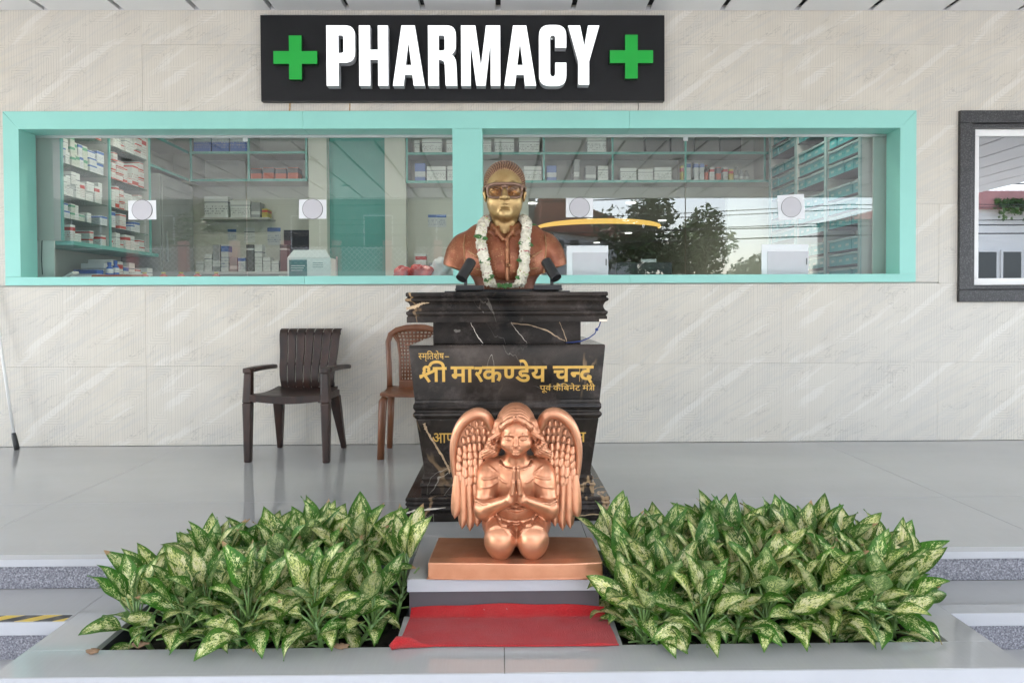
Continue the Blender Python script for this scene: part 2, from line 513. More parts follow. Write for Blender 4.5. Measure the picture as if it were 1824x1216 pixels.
# ================================================================== canopy
canopy = thing('porch_canopy', 'grey panelled canopy ceiling over the porch', 'canopy', (0, 0, 3.25))
MB().box(-9, 9, -9.1, -.003, .045, .30).build('slab', M['gap'], canopy)
MB().box(-9, 9, -9.16, -9.102, -.02, .45).build('fascia', M['panel'], canopy)
x = -3.36 - 11 * .559
PW = .559
while x < 9:
    mb = MB().box(x + .0, x + PW - .038, -9.1, -.012, .0, .012)
    mb.box(x + PW - .050, x + PW - .038, -9.1, -.012, .012, .045)
    mb.build('panel', M['panel'], canopy, bevel=.003)
    x += PW
MB().box(-9, 9, -.011, -.0035, .004, .03).build('edge_trim', M['panel'], canopy)
down_mb = MB().lathe([(.062, .0), (.075, -.004), (.085, -.003), (.085, .01)], 20)
down_me = down_mb.mesh('downlight', smooth=True)
ORD = ['first', 'second', 'third', 'fourth', 'fifth', 'sixth', 'seventh', 'eighth', 'ninth', 'tenth', 'eleventh', 'twelfth', 'thirteenth', 'fourteenth', 'fifteenth', 'sixteenth', 'seventeenth', 'eighteenth']
for i, (dx_, dy_) in enumerate([(X_, Y_) for Y_ in (-2.6, -5.2, -7.6) for X_ in (-5.6, -2.85, -.1, 2.65, 5.4)]):
    d_ = link('downlight', down_me, None, M['gap'] if i == 0 else None, (dx_, dy_, 3.249))
    tag(d_, 'unlit dark canopy downlight, %s row from the wall, %s from the left' % (ORD[i // 5], ORD[i % 5]), 'downlight', 'downlights in the porch canopy')

# ================================================================== the pharmacy window
win = thing('pharmacy_window', 'long pharmacy service window in a wide teal frame with a centre post', 'window', (0, 0, 0))
ox0, ox1, oz0, oz1 = OPEN[0]
ix0, ix1, iz0, iz1 = -3.60, 3.008, 1.273, 2.372
F0, F1 = -.014, .19
def quadprism(pts, y0, y1, name):
    mb = MB()
    n = len(pts)
    vs = [(p[0], y0, p[1]) for p in pts] + [(p[0], y1, p[1]) for p in pts]
    fs = [tuple(range(n)), tuple(range(2 * n - 1, n - 1, -1))] + [(i, i + n, (i + 1) % n + n, (i + 1) % n) for i in range(n)]
    mb.add(vs, fs)
    return mb.build(name, M['teal'], win, bevel=.0015, seg=1)
g = .0008
tb = [ox0, (545 - 896) * .004242, (1122 - 896) * .004242, ox1]
for k in range(3):
    a, b = tb[k], tb[k + 1]
    la, lb = (ix0 if k == 0 else a), (ix1 if k == 2 else b)
    quadprism([(la + g, iz1), (lb - g, iz1), (b - g, oz1), (a + g, oz1)], F0, F1, 'frame_board')
    a2, b2 = (ox0, b) if k == 0 else ((a, b) if k == 1 else (a, ox1))
    quadprism([(a2 + g, oz0), (b2 - g, oz0), (b2 - g, iz0 - g), (a2 + g, iz0 - g)], F0 - .003, F1, 'sill_board')
quadprism([(ox0, iz0), (ix0, iz0), (ix0, iz1 + g), (ox0, oz1 - g * 2)], F0, F1, 'frame_board')
quadprism([(ix1, iz0), (ox1, iz0), (ox1, oz1 - g * 2), (ix1, iz1 + g)], F0, F1, 'frame_board')
quadprism([(-.373, iz0), (-.148, iz0), (-.148, iz1 - g), (-.373, iz1 - g)], F0 + .001, F1, 'centre_post')
rbox(ix0 + .001, ix1 - .001, .192, .215, iz0 - .02, iz0 - .001, 'glass_channel', M['alu'], win, bevel=.001)
rbox(ix0 + .001, ix1 - .001, .192, .215, iz1 - .018, iz1 + .02, 'glass_channel', M['alu'], win, bevel=.001)
for a, b in ((ix0, -1.990), (-1.984, -.36), (-.16, 1.428), (1.434, ix1)):
    rbox(a + .001, b - .001, .196, .2, iz0 - .001, iz1 - .018, 'glass_pane', M['glass'], win, bevel=0)
# the pane is a thin sheet: keep only its front face
for o in [c for c in win.children if c.name.startswith('glass_pane')]:
    bm = bmesh.new(); bm.from_mesh(o.data)
    bmesh.ops.delete(bm, geom=[f for f in bm.faces if f.normal.y > -.5], context='FACES')
    bm.to_mesh(o.data); bm.free()
for X_ in (-1.987, 1.431):
    for dz_ in (0,):
        rbox(X_ - .018, X_ + .018, .186, .1955, iz1 - .05, iz1 - .02, 'glass_clip', M['alu'], win, bevel=.002)

# ================================================================== granite window on the right
gw = thing('granite_window', 'window with black granite surround at the right edge', 'window', (0, 0, 0))
a, b, c, d = OPEN[1]
def ring(x0, x1, z0, z1, w, y0, y1, name, mat):
    for p in ([(x0, z1 - w), (x1, z1 - w), (x1, z1), (x0, z1)], [(x0, z0), (x1, z0), (x1, z0 + w), (x0, z0 + w)],
              [(x0, z0 + w + g), (x0 + w, z0 + w + g), (x0 + w, z1 - w - g), (x0, z1 - w - g)], [(x1 - w, z0 + w + g), (x1, z0 + w + g), (x1, z1 - w - g), (x1 - w, z1 - w - g)]):
        rbox(p[0][0], p[1][0], y0, y1, p[0][1], p[2][1], name, mat, gw, bevel=.004)
ring(a, b, c, d, .092, -.028, .1, 'granite_board', M['black_granite'])
ring(a + .094, b - .094, c + .094, d - .094, .034, -.006, .12, 'granite_board', M['black_granite'])
ring(a + .1285, b - .1285, c + .1285, d - .1285, .052, .03, .09, 'window_profile', M['upvc'])
p_ = MB().add([(a + .14, .055, c + .14), (b - .14, .055, c + .14), (b - .14, .055, d - .14), (a + .14, .055, d - .14)], [(0, 1, 2, 3)])
M['tinted'] = glass_material('tinted_window_glass', (.28, .34, .36), 3.2)
p_.build('glass_pane', M['tinted'], gw)

# ================================================================== the pharmacy room behind the glass
XL, XR, YB = -3.76, 3.12, 2.95
room_floor = struct(MB().box(-9, 9, .2, 22, -.1, -.001).build('room_floor', M['floor']))
struct(MB().box(XL - .1, 5.6, .2, 22.1, 3.12, 3.2).build('room_ceiling', M['white']))
struct(MB().box(XL - .1, XL, .2, YB + .1, 0, 3.12).build('room_wall_left', M['cream']))
struct(MB().box(XR, XR + .1, .2, YB + .1, 0, 3.12).build('room_wall_right', M['cream']))
bw = MB().box(XL, .30, YB, YB + .1, 0, 3.12).box(.30, 2.60, YB, YB + .1, 2.28, 3.12).box(2.60, XR, YB, YB + .1, 0, 3.12).box(.30, 2.60, YB, YB + .1, 0, .95)
struct(bw.build('room_wall_back', M['cream']))
lb = MB().box(-1.2, -1.1, YB + .1, 22, 0, 3.12).box(4.9, 5.0, YB + .1, 22, 0, 3.12).box(-1.1, 4.9, 21.9, 22, 0, 3.12)
struct(lb.build('lobby_walls', M['cream']))
struct(MB().box(3.33, 5.4, .22, 3.2, .0, .02).box(5.4, 5.5, .2, 3.2, 0, 3.1).box(3.33, 5.4, 3.1, 3.2, 0, 3.1).build('side_room', M['laminate']))
M['lamp'] = emit('lit_lamp_disc', (1.0, .97, .90), .4)
M['ringlamp'] = emit('warm_ring_lamp', (1.0, .60, .15), .14)
lamp_me = MB().lathe([(.085, .0), (.1, -.012), (.1, .0), (.09, .004)], 20).mesh('lamp')
lamp_me.materials.append(M['lamp'])
def room_lamp(x, y, power, label, group):
    o = link('ceiling_lamp', lamp_me, None, None, (x, y, 3.118))
    tag(o, label, 'ceiling lamp', group)
    if power > 0:
        ld = bpy.data.lights.new('lamp_light', 'AREA'); ld.shape = 'DISK'; ld.size = .22; ld.energy = power; ld.color = (1, .94, .82)
        lo = bpy.data.objects.new('lamp_light', ld); COL.objects.link(lo); lo.parent = o; lo.location = (0, 0, -.03)
for i_, x_ in enumerate((-2.7, -.9, .9, 2.5)):
    room_lamp(x_, .75, 1.9, 'small round lit lamp in the pharmacy ceiling, %s from the left' % ORD[i_], 'pharmacy ceiling lamps')
for i_, (x_, y_) in enumerate(((.6, 9.4), (2.6, 9.4), (3.9, 12.5), (.9, 15.5), (2.1, 12.2), (3.6, 15.6), (3.1, 18.8))):
    room_lamp(x_, y_, 2.5 if i_ in (0, 4) else 0, 'round white lamp in the lobby ceiling beyond the window, %s counting back' % ORD[i_], 'lobby ceiling lamps')
rl = MB()
rl.tube([(1.03 * math.cos(a), 1.03 * math.sin(a), 0) for a in [math.pi + k * math.pi / 40 for k in range(41)]], [.012 + .03 * math.sin(math.pi * k / 40) ** .5 for k in range(41)], 8)
tag(rl.build('arc_lamp', M['ringlamp'], None, (1.62, 7.0, 2.36), smooth=True), 'glowing amber arc lamp hanging in the lobby beyond the window', 'arc lamp')

# ---- printed cartons
def carton_material(name, base, ink, bands=((.62, .80),), text=True):
    t = NT(name)
    g_ = t.coord('Generated')
    gx, gy, gz = t.sep(g_)
    c = t.mix(t.math('MULTIPLY', t.noise(t.coord(), 20, 3), .25), base, tuple(v * .82 for v in base))
    for a_, b_ in bands:
        m_ = t.math('MULTIPLY', t.math('GREATER_THAN', gz, a_), t.math('LESS_THAN', gz, b_))
        c = t.mix(m_, c, ink)
    if text:
        row = t.math('GREATER_THAN', t.math('FRACT', t.math('MULTIPLY', gz, 9.0)), .5)
        oi = t.node('ShaderNodeObjectInfo').outputs['Random']
        wd = t.noise(t.comb(t.math('MULTIPLY', t.math('ADD', gx, gy), 9.0), t.math('FLOOR', t.math('MULTIPLY', gz, 9.0)), t.math('MULTIPLY', oi, 40.0)), 3.0, 2)
        zone = t.math('MULTIPLY', t.math('GREATER_THAN', gz, .18), t.math('LESS_THAN', gz, .60))
        k = t.math('MULTIPLY', t.math('MULTIPLY', row, zone), t.math('GREATER_THAN', wd, .52))
        c = t.mix(t.math('MULTIPLY', k, .7), c, tuple(v * .6 for v in ink))
    t.set(col=c, rough=.42)
    return t.m
def _dk(c): return c
CT = {
    'white': carton_material('carton_white', (.80, .80, .79), (.20, .22, .26), ((.70, .74),)),
    'red': carton_material('carton_red_band', (.74, .73, .72), (.60, .07, .045), ((.05, .22), (.86, .94))),
    'redlabel': carton_material('carton_red_label', (.74, .74, .73), (.55, .05, .04), ((.66, .86),)),
    'blue': carton_material('carton_blue', (.03, .13, .50), (.72, .75, .8), ((.45, .66),), True),
    'bluew': carton_material('carton_blue_band', (.72, .73, .75), (.08, .17, .48), ((.74, .95),)),
    'lilac': carton_material('carton_lilac', (.17, .24, .55), (.7, .7, .75), ((.25, .55),)),
    'grey': carton_material('carton_grey', (.36, .36, .37), (.7, .7, .7), ((.2, .42),)),
    'dark': carton_material('carton_dark', (.12, .115, .115), (.7, .7, .7), ((.80, .86),), False),
    'teal': carton_material('carton_teal', (.05, .36, .37), (.75, .78, .77), ((.72, .84),)),
    'orange': carton_material('carton_orange', (.62, .10, .03), (.12, .10, .10), ((.55, .95),), False),
    'yellow': carton_material('carton_yellow', (.62, .50, .10), (.55, .06, .05), ((.6, .85),)),
    'green': carton_material('carton_green', (.66, .68, .62), (.10, .36, .22), ((.6, .85),)),
}
_cm = {}
def carton(x, y, z, w, d, h, kind, label, group, name='medicine_carton', cat='carton', rz=0.0):
    """base centre at x, y, z"""
    key = (round(w, 2), round(d, 2), round(h, 2), kind)
    if key not in _cm:
        me = MB().box(-w / 2, w / 2, -d / 2, d / 2, 0, h).mesh('carton', bevel=.002, seg=1)
        me.materials.append(CT[kind]); _cm[key] = me
    o = link(name, _cm[key], None, None, (x, y, z), (0, 0, rz))
    return tag(o, label, cat, group)
_bm = {}
def bottle(x, y, z, r, h, kind, label, group):
    key = (round(r, 3), round(h, 2), kind)
    if key not in _bm:
        me = MB().lathe([(r, 0), (r, h * .66), (r * .45, h * .8), (r * .45, h * .84), (r * .55, h * .84), (r * .55, h)], 12).mesh('bottle', autosmooth=35)
        me.materials.append(CT[kind]); _bm[key] = me
    return tag(link('medicine_bottle', _bm[key], None, None, (x, y, z)), label, 'bottle', group)

# ---- left rack along the side wall
rk = random.Random(11)
rack = thing('glass_shelf_rack', 'teal-edged rack of glass shelves along the left end of the pharmacy', 'shelf rack', (0, 0, 0))
LY = [.16 + .06, .92, 1.66]
LZ = [1.75, 1.93, 2.18, 2.47, 2.76]
for y_ in LY:
    MB().box(-3.75, -3.43, y_ - .009, y_ + .009, 1.566, 3.1).build('upright', M['laminate'], rack)
    MB().box(-3.429, -3.415, y_ - .011, y_ + .011, 1.566, 3.1).build('upright_edge', M['teal_edge'], rack)
MB().box(-3.755, -3.75, .23, 1.67, 1.566, 3.1).build('back_panel', M['laminate'], rack)
MB().box(-3.75, -3.36, .255, 1.69, 1.535, 1.565).build('counter', M['teal_edge'], rack)
for b_ in range(2):
    for z_ in LZ:
        MB().box(-3.745, -3.44, LY[b_] + .012, LY[b_ + 1] - .012, z_ - .008, z_).build('glass_shelf', M['shelf_glass'], rack)
ordw = ['lowest', 'second', 'third', 'fourth', 'fifth', 'topmost']
for b_ in range(2):
    for k_, z_ in enumerate([1.566] + LZ):
        gap_ = ([1.75, 1.93, 2.18, 2.47, 2.76, 3.08][k_]) - z_ - .03
        y_ = LY[b_] + .03
        style = rk.choice([['white', 'red'], ['redlabel', 'white', 'bluew'], ['white', 'green', 'bluew'], ['white', 'white', 'redlabel'], ['red', 'bluew']])
        if k_ == 4 and b_ == 0: style = ['red', 'red', 'blue']
        ns_ = 0
        while y_ < LY[b_ + 1] - .09:
            w_ = rk.choice([.06, .07, .09, .11])
            kind_ = rk.choice(style)
            n_ = 1
            h_ = min(gap_, rk.choice([.06, .08, .10, .14, .2]))
            lab = '%s carton on %s shelf, %s bay of left rack' % ({'white': 'plain white', 'red': 'red-striped white', 'redlabel': 'white and red', 'bluew': 'white and blue', 'green': 'white and green', 'yellow': 'yellow', 'blue': 'blue'}[kind_], ordw[k_], 'near' if b_ == 0 else 'far')
            zz = z_ + .0005
            while zz + h_ < z_ + gap_ and n_ <= 3:
                carton(-3.53 + rk.uniform(-.015, .015), y_ + w_ / 2, zz, .16, w_, h_, kind_, lab + ', %s stack, %s up' % (ORD[ns_], ORD[n_ - 1]), 'cartons on the left glass rack')
                if rk.random() < .12: break
                zz += h_ + .0008; n_ += 1
            ns_ += 1
            y_ += w_ + rk.choice([.003, .003, .005, .015])
# below the rack's counter, on the inner ledge
ledge = thing('inner_counter', 'white inner counter just behind the pharmacy glass', 'counter', (0, 0, 0))
MB().box(XL + .01, -.385, .222, .60, 1.20, 1.235).build('top', M['laminate'], ledge)
MB().box(-.135, XR - .01, .222, .60, 1.20, 1.235).build('top', M['laminate'], ledge)
MB().box(XL + .01, XR - .01, .56, .59, 0, 1.199).build('front', M['laminate'], ledge)
MB().box(-3.75, -3.30, .61, 1.69, 1.23, 1.26).build('side_shelf', M['laminate'], ledge)
y_ = .66
for i_, (w_, h_, kind_) in enumerate(((.10, .10, 'blue'), (.10, .16, 'white'), (.09, .20, 'white'), (.1, .19, 'redlabel'), (.09, .15, 'bluew'), (.10, .19, 'white'), (.1, .14, 'red'), (.11, .1, 'redlabel'), (.1, .16, 'white'))):
    carton(-3.5, y_ + w_ / 2, 1.2605, .2, w_, h_, kind_, 'carton under the left rack counter, %s from the glass' % ['first', 'second', 'third', 'fourth', 'fifth', 'sixth', 'seventh', 'eighth', 'ninth'][i_], 'cartons under the left rack counter')
    y_ += w_ + .012
bottle(-3.36, .78, 1.2605, .03, .17, 'blue', 'blue spray bottle under the left rack counter, nearer one', 'spray bottles')
bottle(-3.36, .88, 1.2605, .03, .19, 'blue', 'blue spray bottle under the left rack counter, farther one', 'spray bottles')
# side cupboard in the far left corner
cup = thing('overhead_cupboard', 'teal-edged overhead cubby shelves in the far left corner of the pharmacy', 'shelf', (0, 0, 0))
def board(p, x0, x1, y0, y1, z0, z1, edge='y'):
    MB().box(x0, x1, y0 + (.012 if edge == 'y' else 0), y1, z0, z1).build('board', M['laminate'], p)
    if edge == 'y': MB().box(x0 - .001, x1 + .001, y0, y0 + .0115, z0 - .001, z1 + .001).build('board_edge', M['teal_edge'], p)
    else: MB().box(x1 + .0005, x1 + .012, y0 - .001, y1 + .001, z0 - .001, z1 + .001).build('board_edge', M['teal_edge'], p)
for z_ in (2.42, 2.72, 3.06):
    board(cup, -3.75, -3.44, 1.69, 2.58, z_, z_ + .025, 'x')
    board(cup, -3.42, -2.14, 2.58, 2.94, z_, z_ + .025)
for x_ in (-3.42, -2.79, -2.16):
    for z0_, z1_ in ((2.446, 2.719), (2.746, 3.059)):
        board(cup, x_, x_ + .022, 2.585, 2.94, z0_, z1_)
MB().box(-3.41, -2.15, 2.941, 2.948, 2.42, 3.08).build('back_panel', M['laminate'], cup)
for i_ in range(3):
    carton(-3.29 + i_ * .20, 2.70, 2.7455, .185, .2, .24, 'blue', 'blue pack on the upper shelf of the far left cubby, %s of three' % ['left', 'middle', 'right'][i_], 'blue packs in the cubby', 'blue_pack', 'pack')
for i_ in range(4):
    carton(-2.71 + i_ * .135, 2.70, 2.4455, .115, .16, .12 + .01 * (i_ % 2), 'orange', 'small orange pack in the lower right cubby, %s from the left' % ['first', 'second', 'third', 'fourth'][i_], 'orange packs in the cubby', 'orange_pack', 'pack')
def crumpled(seed, sx, sy, sz, n=16, rough=.25):
    rr = random.Random(seed)
    ph = [(rr.uniform(2, 6), rr.uniform(2, 6), rr.uniform(0, 6), rr.uniform(0, 6)) for _ in range(5)]
    mb = MB()
    def P(i, j):
        th = math.pi * i / n; fi = 2 * math.pi * j / (2 * n)
        k = 1 + rough * sum(math.sin(a * th * 1.3 + c) * math.sin(b * fi / 1.0 * 1.0 + d) if abs(b - round(b)) < 1e-9 else math.sin(a * th + c) * math.sin(round(b) * fi + d) for a, b, c, d in ph) / 2.2
        r = math.sin(th) * k
        z = .5 - .5 * math.cos(math.pi - th) if False else .5 + .5 * math.cos(th) * k
        return (sx * r * math.cos(fi), sy * r * math.sin(fi), max(0, sz * z))
    mb.grid(P, n, 2 * n)
    return mb
M['film'] = pm('clear_plastic_bag', (.62, .62, .62), .2, var=.2, vs=12, bump=.8, bs=25)
tag(crumpled(3, .20, .10, .22).build('plastic_bag', M['film'], None, (-3.5, 2.05, 2.746), smooth=True), 'crumpled clear plastic bag on the corner cupboard shelf', 'bag')
# lower wall shelf with white stacks
wsh = thing('wall_shelf', 'thin wall shelf with white stacks in the far left corner', 'shelf', (0, 0, 0))
MB().box(-3.35, -2.6, 2.70, 2.945, 2.02, 2.04).build('board', M['laminate'], wsh)
for i_, (x_, w_, h_, k_) in enumerate(((-3.2, .26, .24, 'white'), (-2.93, .22, .19, 'white'), (-2.76, .1, .17, 'grey'), (-2.66, .06, .10, 'yellow'))):
    carton(x_, 2.82, 2.041, w_, .16, h_, k_, ['large white box at the left end of the thin wall shelf', 'second white box on the thin wall shelf', 'grey box on the thin wall shelf', 'small yellow box at the right end of the thin wall shelf'][i_], 'boxes on the thin wall shelf')
cn = thing('back_counter', 'low white back counter crowded with small cartons', 'counter', (0, 0, 0))
MB().box(-3.4, -2.25, 2.5, 2.945, 1.40, 1.43).build('top', M['laminate'], cn)
MB().box(-3.4, -2.25, 2.54, 2.945, 0, 1.399).build('body', M['laminate'], cn)
for i_ in range(12):
    h_ = rk.choice([.08, .12, .16, .2, .3])
    carton(-3.34 + i_ * .092, 2.68, 1.4305, .08, .12, h_, rk.choice(['white', 'white', 'grey', 'redlabel', 'bluew', 'dark']), 'small carton on the low back counter, %s from the left' % ORD[i_], 'cartons on the low back counter')
pp = random.Random(5)
for i_, (x_, z_, w_, h_) in enumerate(((-2.62, 1.75, .15, .21), (-2.9, 1.78, .12, .17), (-.75, 1.95, .21, .15), (-.35, 1.85, .15, .21), (-3.1, 1.80, .10, .14))):
    tag(MB().box(x_ - w_ / 2, x_ + w_ / 2, 2.9455, 2.9475, z_, z_ + h_).build('wall_notice', CT['white' if i_ % 2 else 'bluew']), 'paper notice on the back wall of the pharmacy, %s from the left' % ORD[(2, 1, 3, 4, 0)[i_]], 'notice', 'notices on the back wall')
for i_ in range(7):
    h_ = pp.choice([.1, .14, .2, .26])
    carton(-.92 + i_ * .15, 2.8, 1.4305, .12, .14, h_, pp.choice(['white', 'teal', 'redlabel', 'grey', 'blue']), 'carton on the right back counter, %s from the teal door' % ORD[i_], 'cartons on the right back counter')
cn2 = thing('right_back_counter', 'white back counter right of the teal door', 'counter', (0, 0, 0))
MB().box(-1.06, .28, 2.55, 2.945, 1.40, 1.43).build('top', M['laminate'], cn2)
MB().box(-1.06, .28, 2.6, 2.945, 0, 1.399).build('body', M['laminate'], cn2)
# pillar, teal door, white jambs
M['teal_door'] = pm('teal_door_laminate', (.10, .40, .36), .35, var=.04, vs=1)
struct(MB().box(-2.13, -1.93, 2.6, 2.945, 0, 3.12).build('pillar', M['cream']))
door = thing('teal_door', 'tall plain teal sliding door at the back of the pharmacy', 'door', (0, 0, 0))
MB().box(-1.929, -1.30, 2.72, 2.76, 0, 3.11).build('leaf', M['teal_door'], door)
MB().box(-1.299, -1.07, 2.64, 2.76, 0, 3.11).build('jamb', M['cream'], door)
MB().box(-1.86, -1.845, 2.70, 2.719, 1.2, 1.6).build('handle', M['alu'], door)
hatch = thing('dark_hatch', 'dark glazed hatch in the back wall left of the pillar', 'hatch', (0, 0, 0))
MB().box(-2.50, -2.14, 2.92, 2.944, 1.48, 1.92).build('pane', M['gap'], hatch)
# ---- right-hand back shelves
bs = thing('back_wall_shelves', 'two long teal-edged shelves of boxes across the back wall', 'shelf', (0, 0, 0))
for z_ in (2.40, 2.71, 3.05):
    board(bs, -1.06, 3.10, 2.60, 2.94, z_, z_ + .025)
for x_ in (-1.06, .45, 1.21, 2.02, 2.9):
    for z0_, z1_ in ((2.426, 2.709), (2.736, 3.049)):
        board(bs, x_, x_ + .02, 2.605, 2.94, z0_, z1_)
MB().box(-1.06, 3.1, 2.941, 2.948, 2.40, 3.07).build('back_panel', M['laminate'], bs)
def rowx(px): return (px - 896) * 8.3 / 1320
up = [(742, 752, .14, 'white'), (755, 790, .16, 'white'), (798, 830, .15, 'white'), (848, 878, .15, 'white'), (882, 917, .16, 'white'), (925, 962, .17, 'white'), (1046, 1080, .18, 'white'), (1150, 1192, .21, 'dark'), (1194, 1235, .21, 'dark'), (1237, 1280, .21, 'dark'), (1282, 1320, .21, 'dark')]
lo = [(742, 761, .20, 'lilac'), (763, 797, .165, 'white'), (799, 826, .17, 'white'), (933, 965, .165, 'white'), (974, 992, .17, 'lilac'), (1022, 1032, .24, 'grey'), (1043, 1062, .165, 'grey'), (1064, 1083, .165, 'white'), (1105, 1134, .14, 'white'), (1136, 1163, .13, 'white'), (1165, 1196, .15, 'white')]
cnt = {}
for row_, z_, nm in ((up, 2.7355, 'upper'), (lo, 2.4255, 'lower')):
    for i_, (a_, b_, h_, k_) in enumerate(row_):
        carton((rowx(a_) + rowx(b_)) / 2, 2.72 + rk.uniform(0, .02), z_, rowx(b_) - rowx(a_) - .004, .16, h_, k_,
               '%s box on the %s back shelf, %s counted from the teal door' % ({'white': 'white', 'dark': 'dark', 'lilac': 'blue', 'grey': 'grey'}[k_], nm, ['first', 'second', 'third', 'fourth', 'fifth', 'sixth', 'seventh', 'eighth', 'ninth', 'tenth', 'eleventh'][i_]), 'boxes on the back shelves', 'shelf_box', 'box', rk.uniform(-.06, .06))
for i_, (px_, k_, h_, bot) in enumerate(((1217, 'yellow', .17, 0), (1226, 'bluew', .20, 0), (1240, 'bluew', .20, 0), (1250, 'bluew', .20, 0), (1259, 'orange', .18, 1), (1268, 'redlabel', .15, 0), (1280, 'orange', .15, 0), (1292, 'redlabel', .15, 0), (1302, 'yellow', .13, 0), (1313, 'grey', .16, 1), (1322, 'grey', .13, 1), (1331, 'grey', .12, 1))):
    lab = 'small %s on the lower back shelf by the bins, %s from left' % ('bottle' if bot else 'carton', ['first', 'second', 'third', 'fourth', 'fifth', 'sixth', 'seventh', 'eighth', 'ninth', 'tenth', 'eleventh', 'twelfth'][i_])
    if bot: bottle(rowx(px_), 2.70, 2.4255, .026, h_, k_, lab, 'small items by the teal bins')
    else: carton(rowx(px_), 2.70, 2.4255, .05, .08, h_, k_, lab, 'small items by the teal bins')
# ---- teal bins on the right side wall
M['bin'] = pm('teal_plastic_bin', (.03, .27, .29), .3, var=.06, rnd=.12)
M['bin_lip'] = pm('pale_bin_lip', (.26, .38, .38), .35)
br = thing('bin_rack', 'tall rack for teal bins along the right end of the pharmacy', 'bin rack', (0, 0, 0))
BY = [.30, .93, 1.60, 2.30, 2.58]
BX = 2.86
for y_ in BY[:4]:
    MB().box(BX, 3.11, y_ - .012, y_ + .012, .0, 3.11).build('upright', M['laminate'], br)
    MB().box(BX - .012, BX - .0005, y_ - .02, y_ + .02, .0, 3.11).build('upright_edge', M['bin_lip'], br)
bin_me = {}
for bi in range(3):
    z_ = 1.25
    k_ = 0
    while z_ < 3.0:
        n_ = 4
        w_ = (BY[bi + 1] - BY[bi] - .05) / n_
        MB().box(BX + .01, 3.11, BY[bi] + .014, BY[bi + 1] - .014, z_ - .008, z_ - .001).build('rail', M['gap'], br)
        for j_ in range(n_):
            key = round(w_, 3)
            if key not in bin_me:
                m0 = MB()
                m0.box(0, .2, -w_ / 2 + .003, w_ / 2 - .003, 0, .082, 0)
                m0.box(-.012, .03, -w_ / 2 + .002, w_ / 2 - .002, .083, .098, 1)
                m0.box(-.002, -.0005, -w_ * .2, w_ * .2, .03, .05, 1)
                me = m0.mesh('bin'); me.materials.append(M['bin']); me.materials.append(M['bin_lip']); bin_me[key] = me
            o = link('storage_bin', bin_me[key], None, None, (BX + .005 + rk.uniform(0, .02), BY[bi] + .025 + w_ * (j_ + .5), z_))
            tag(o, 'teal bin, %s row up, %s bay of right rack, %s from the glass' % (['first', 'second', 'third', 'fourth', 'fifth', 'sixth', 'seventh', 'eighth', 'ninth', 'tenth', 'eleventh', 'twelfth', 'thirteenth', 'fourteenth', 'fifteenth'][k_], ['near', 'middle', 'far'][bi], ORD[j_]), 'bin', 'teal bins on the right rack')
        z_ += .125 if k_ % 3 != 2 else .20
        k_ += 1
# white boards at both ends of the glass, cable
struct(MB().box(-3.72, -3.50, .235, .25, 1.236, 3.1).build('end_board_left', M['white']))
struct(MB().box(2.93, 3.11, .235, .25, 1.236, 3.1).build('end_board_right', M['white']))
cb = MB().tube([(-3.49, .225, 2.36), (-3.50, .224, 2.2), (-3.52, .223, 2.0), (-3.555, .222, 1.75), (-3.585, .221, 1.55), (-3.59, .221, 1.42), (-3.585, .222, 1.3)], .004, 6)
tag(cb.build('hanging_cable', M['gap'], None, smooth=True), 'thin black cable hanging down the left end of the window', 'cable')

gc = thing('grey_cabinet', 'tall plain grey cabinet in the far left corner of the pharmacy', 'cabinet', (0, 0, 0))
M['cabgrey'] = pm('grey_cabinet_paint', (.30, .31, .30), .4, var=.08, vs=3)
rbox(-3.75, -3.36, 1.74, 2.5, 0, 2.36, 'body', M['cabgrey'], gc)
rbox(-3.359, -3.345, 1.76, 2.48, .1, 2.33, 'door', M['cabgrey'], gc)
rbox(-3.344, -3.33, 1.82, 1.84, 1.5, 1.8, 'handle', M['alu'], gc)
for i_, x_ in enumerate((-2.86, -2.71, -2.57, -2.44, -2.29)):
    bottle(x_, .36, 1.2355, .03, .088, 'yellow', 'small cream-capped bottle on the inner counter, %s from the left' % ORD[i_], 'capped bottles on the inner counter')
# ---- on the inner counter
M['paper'] = pm('white_paper', (.84, .85, .88), .7, var=.02)
M['hole'] = pm('frosted_speak_hole', (.60, .58, .62), .5, var=.04)
M['ringdark'] = pm('hole_edge', (.10, .10, .10), .5)
spk = [(-2.792, 1.797, .215, .148, -.5), (-1.475, 1.800, .212, .148, .5), (.602, 1.805, .212, .15, .5), (2.262, 1.805, .21, .195, -3)]
wh = ['leftmost, in front of the glass rack', 'second from the left, beside the teal door', 'just right of the bust', 'rightmost, in front of the teal bins']
for (x_, z_, w_, h_, rot_), wd_ in zip(spk, wh):
    s_ = thing('speaking_hole', 'white paper with round speaking hole, ' + wd_, 'speak hole', (x_, .1935, z_), rot=(0, R(rot_), 0), group='speaking holes in the window')
    MB().box(-w_ / 2, w_ / 2, 0, .001, -h_ / 2, h_ / 2).build('paper', M['paper'], s_)
    MB().lathe([(.080, -.0022), (.080, -.0006)], 40, axis='y').build('edge', M['ringdark'], s_)
    MB().lathe([(.0765, -.0045), (.0765, -.0025)], 40, axis='y').build('disc', M['hole'], s_)
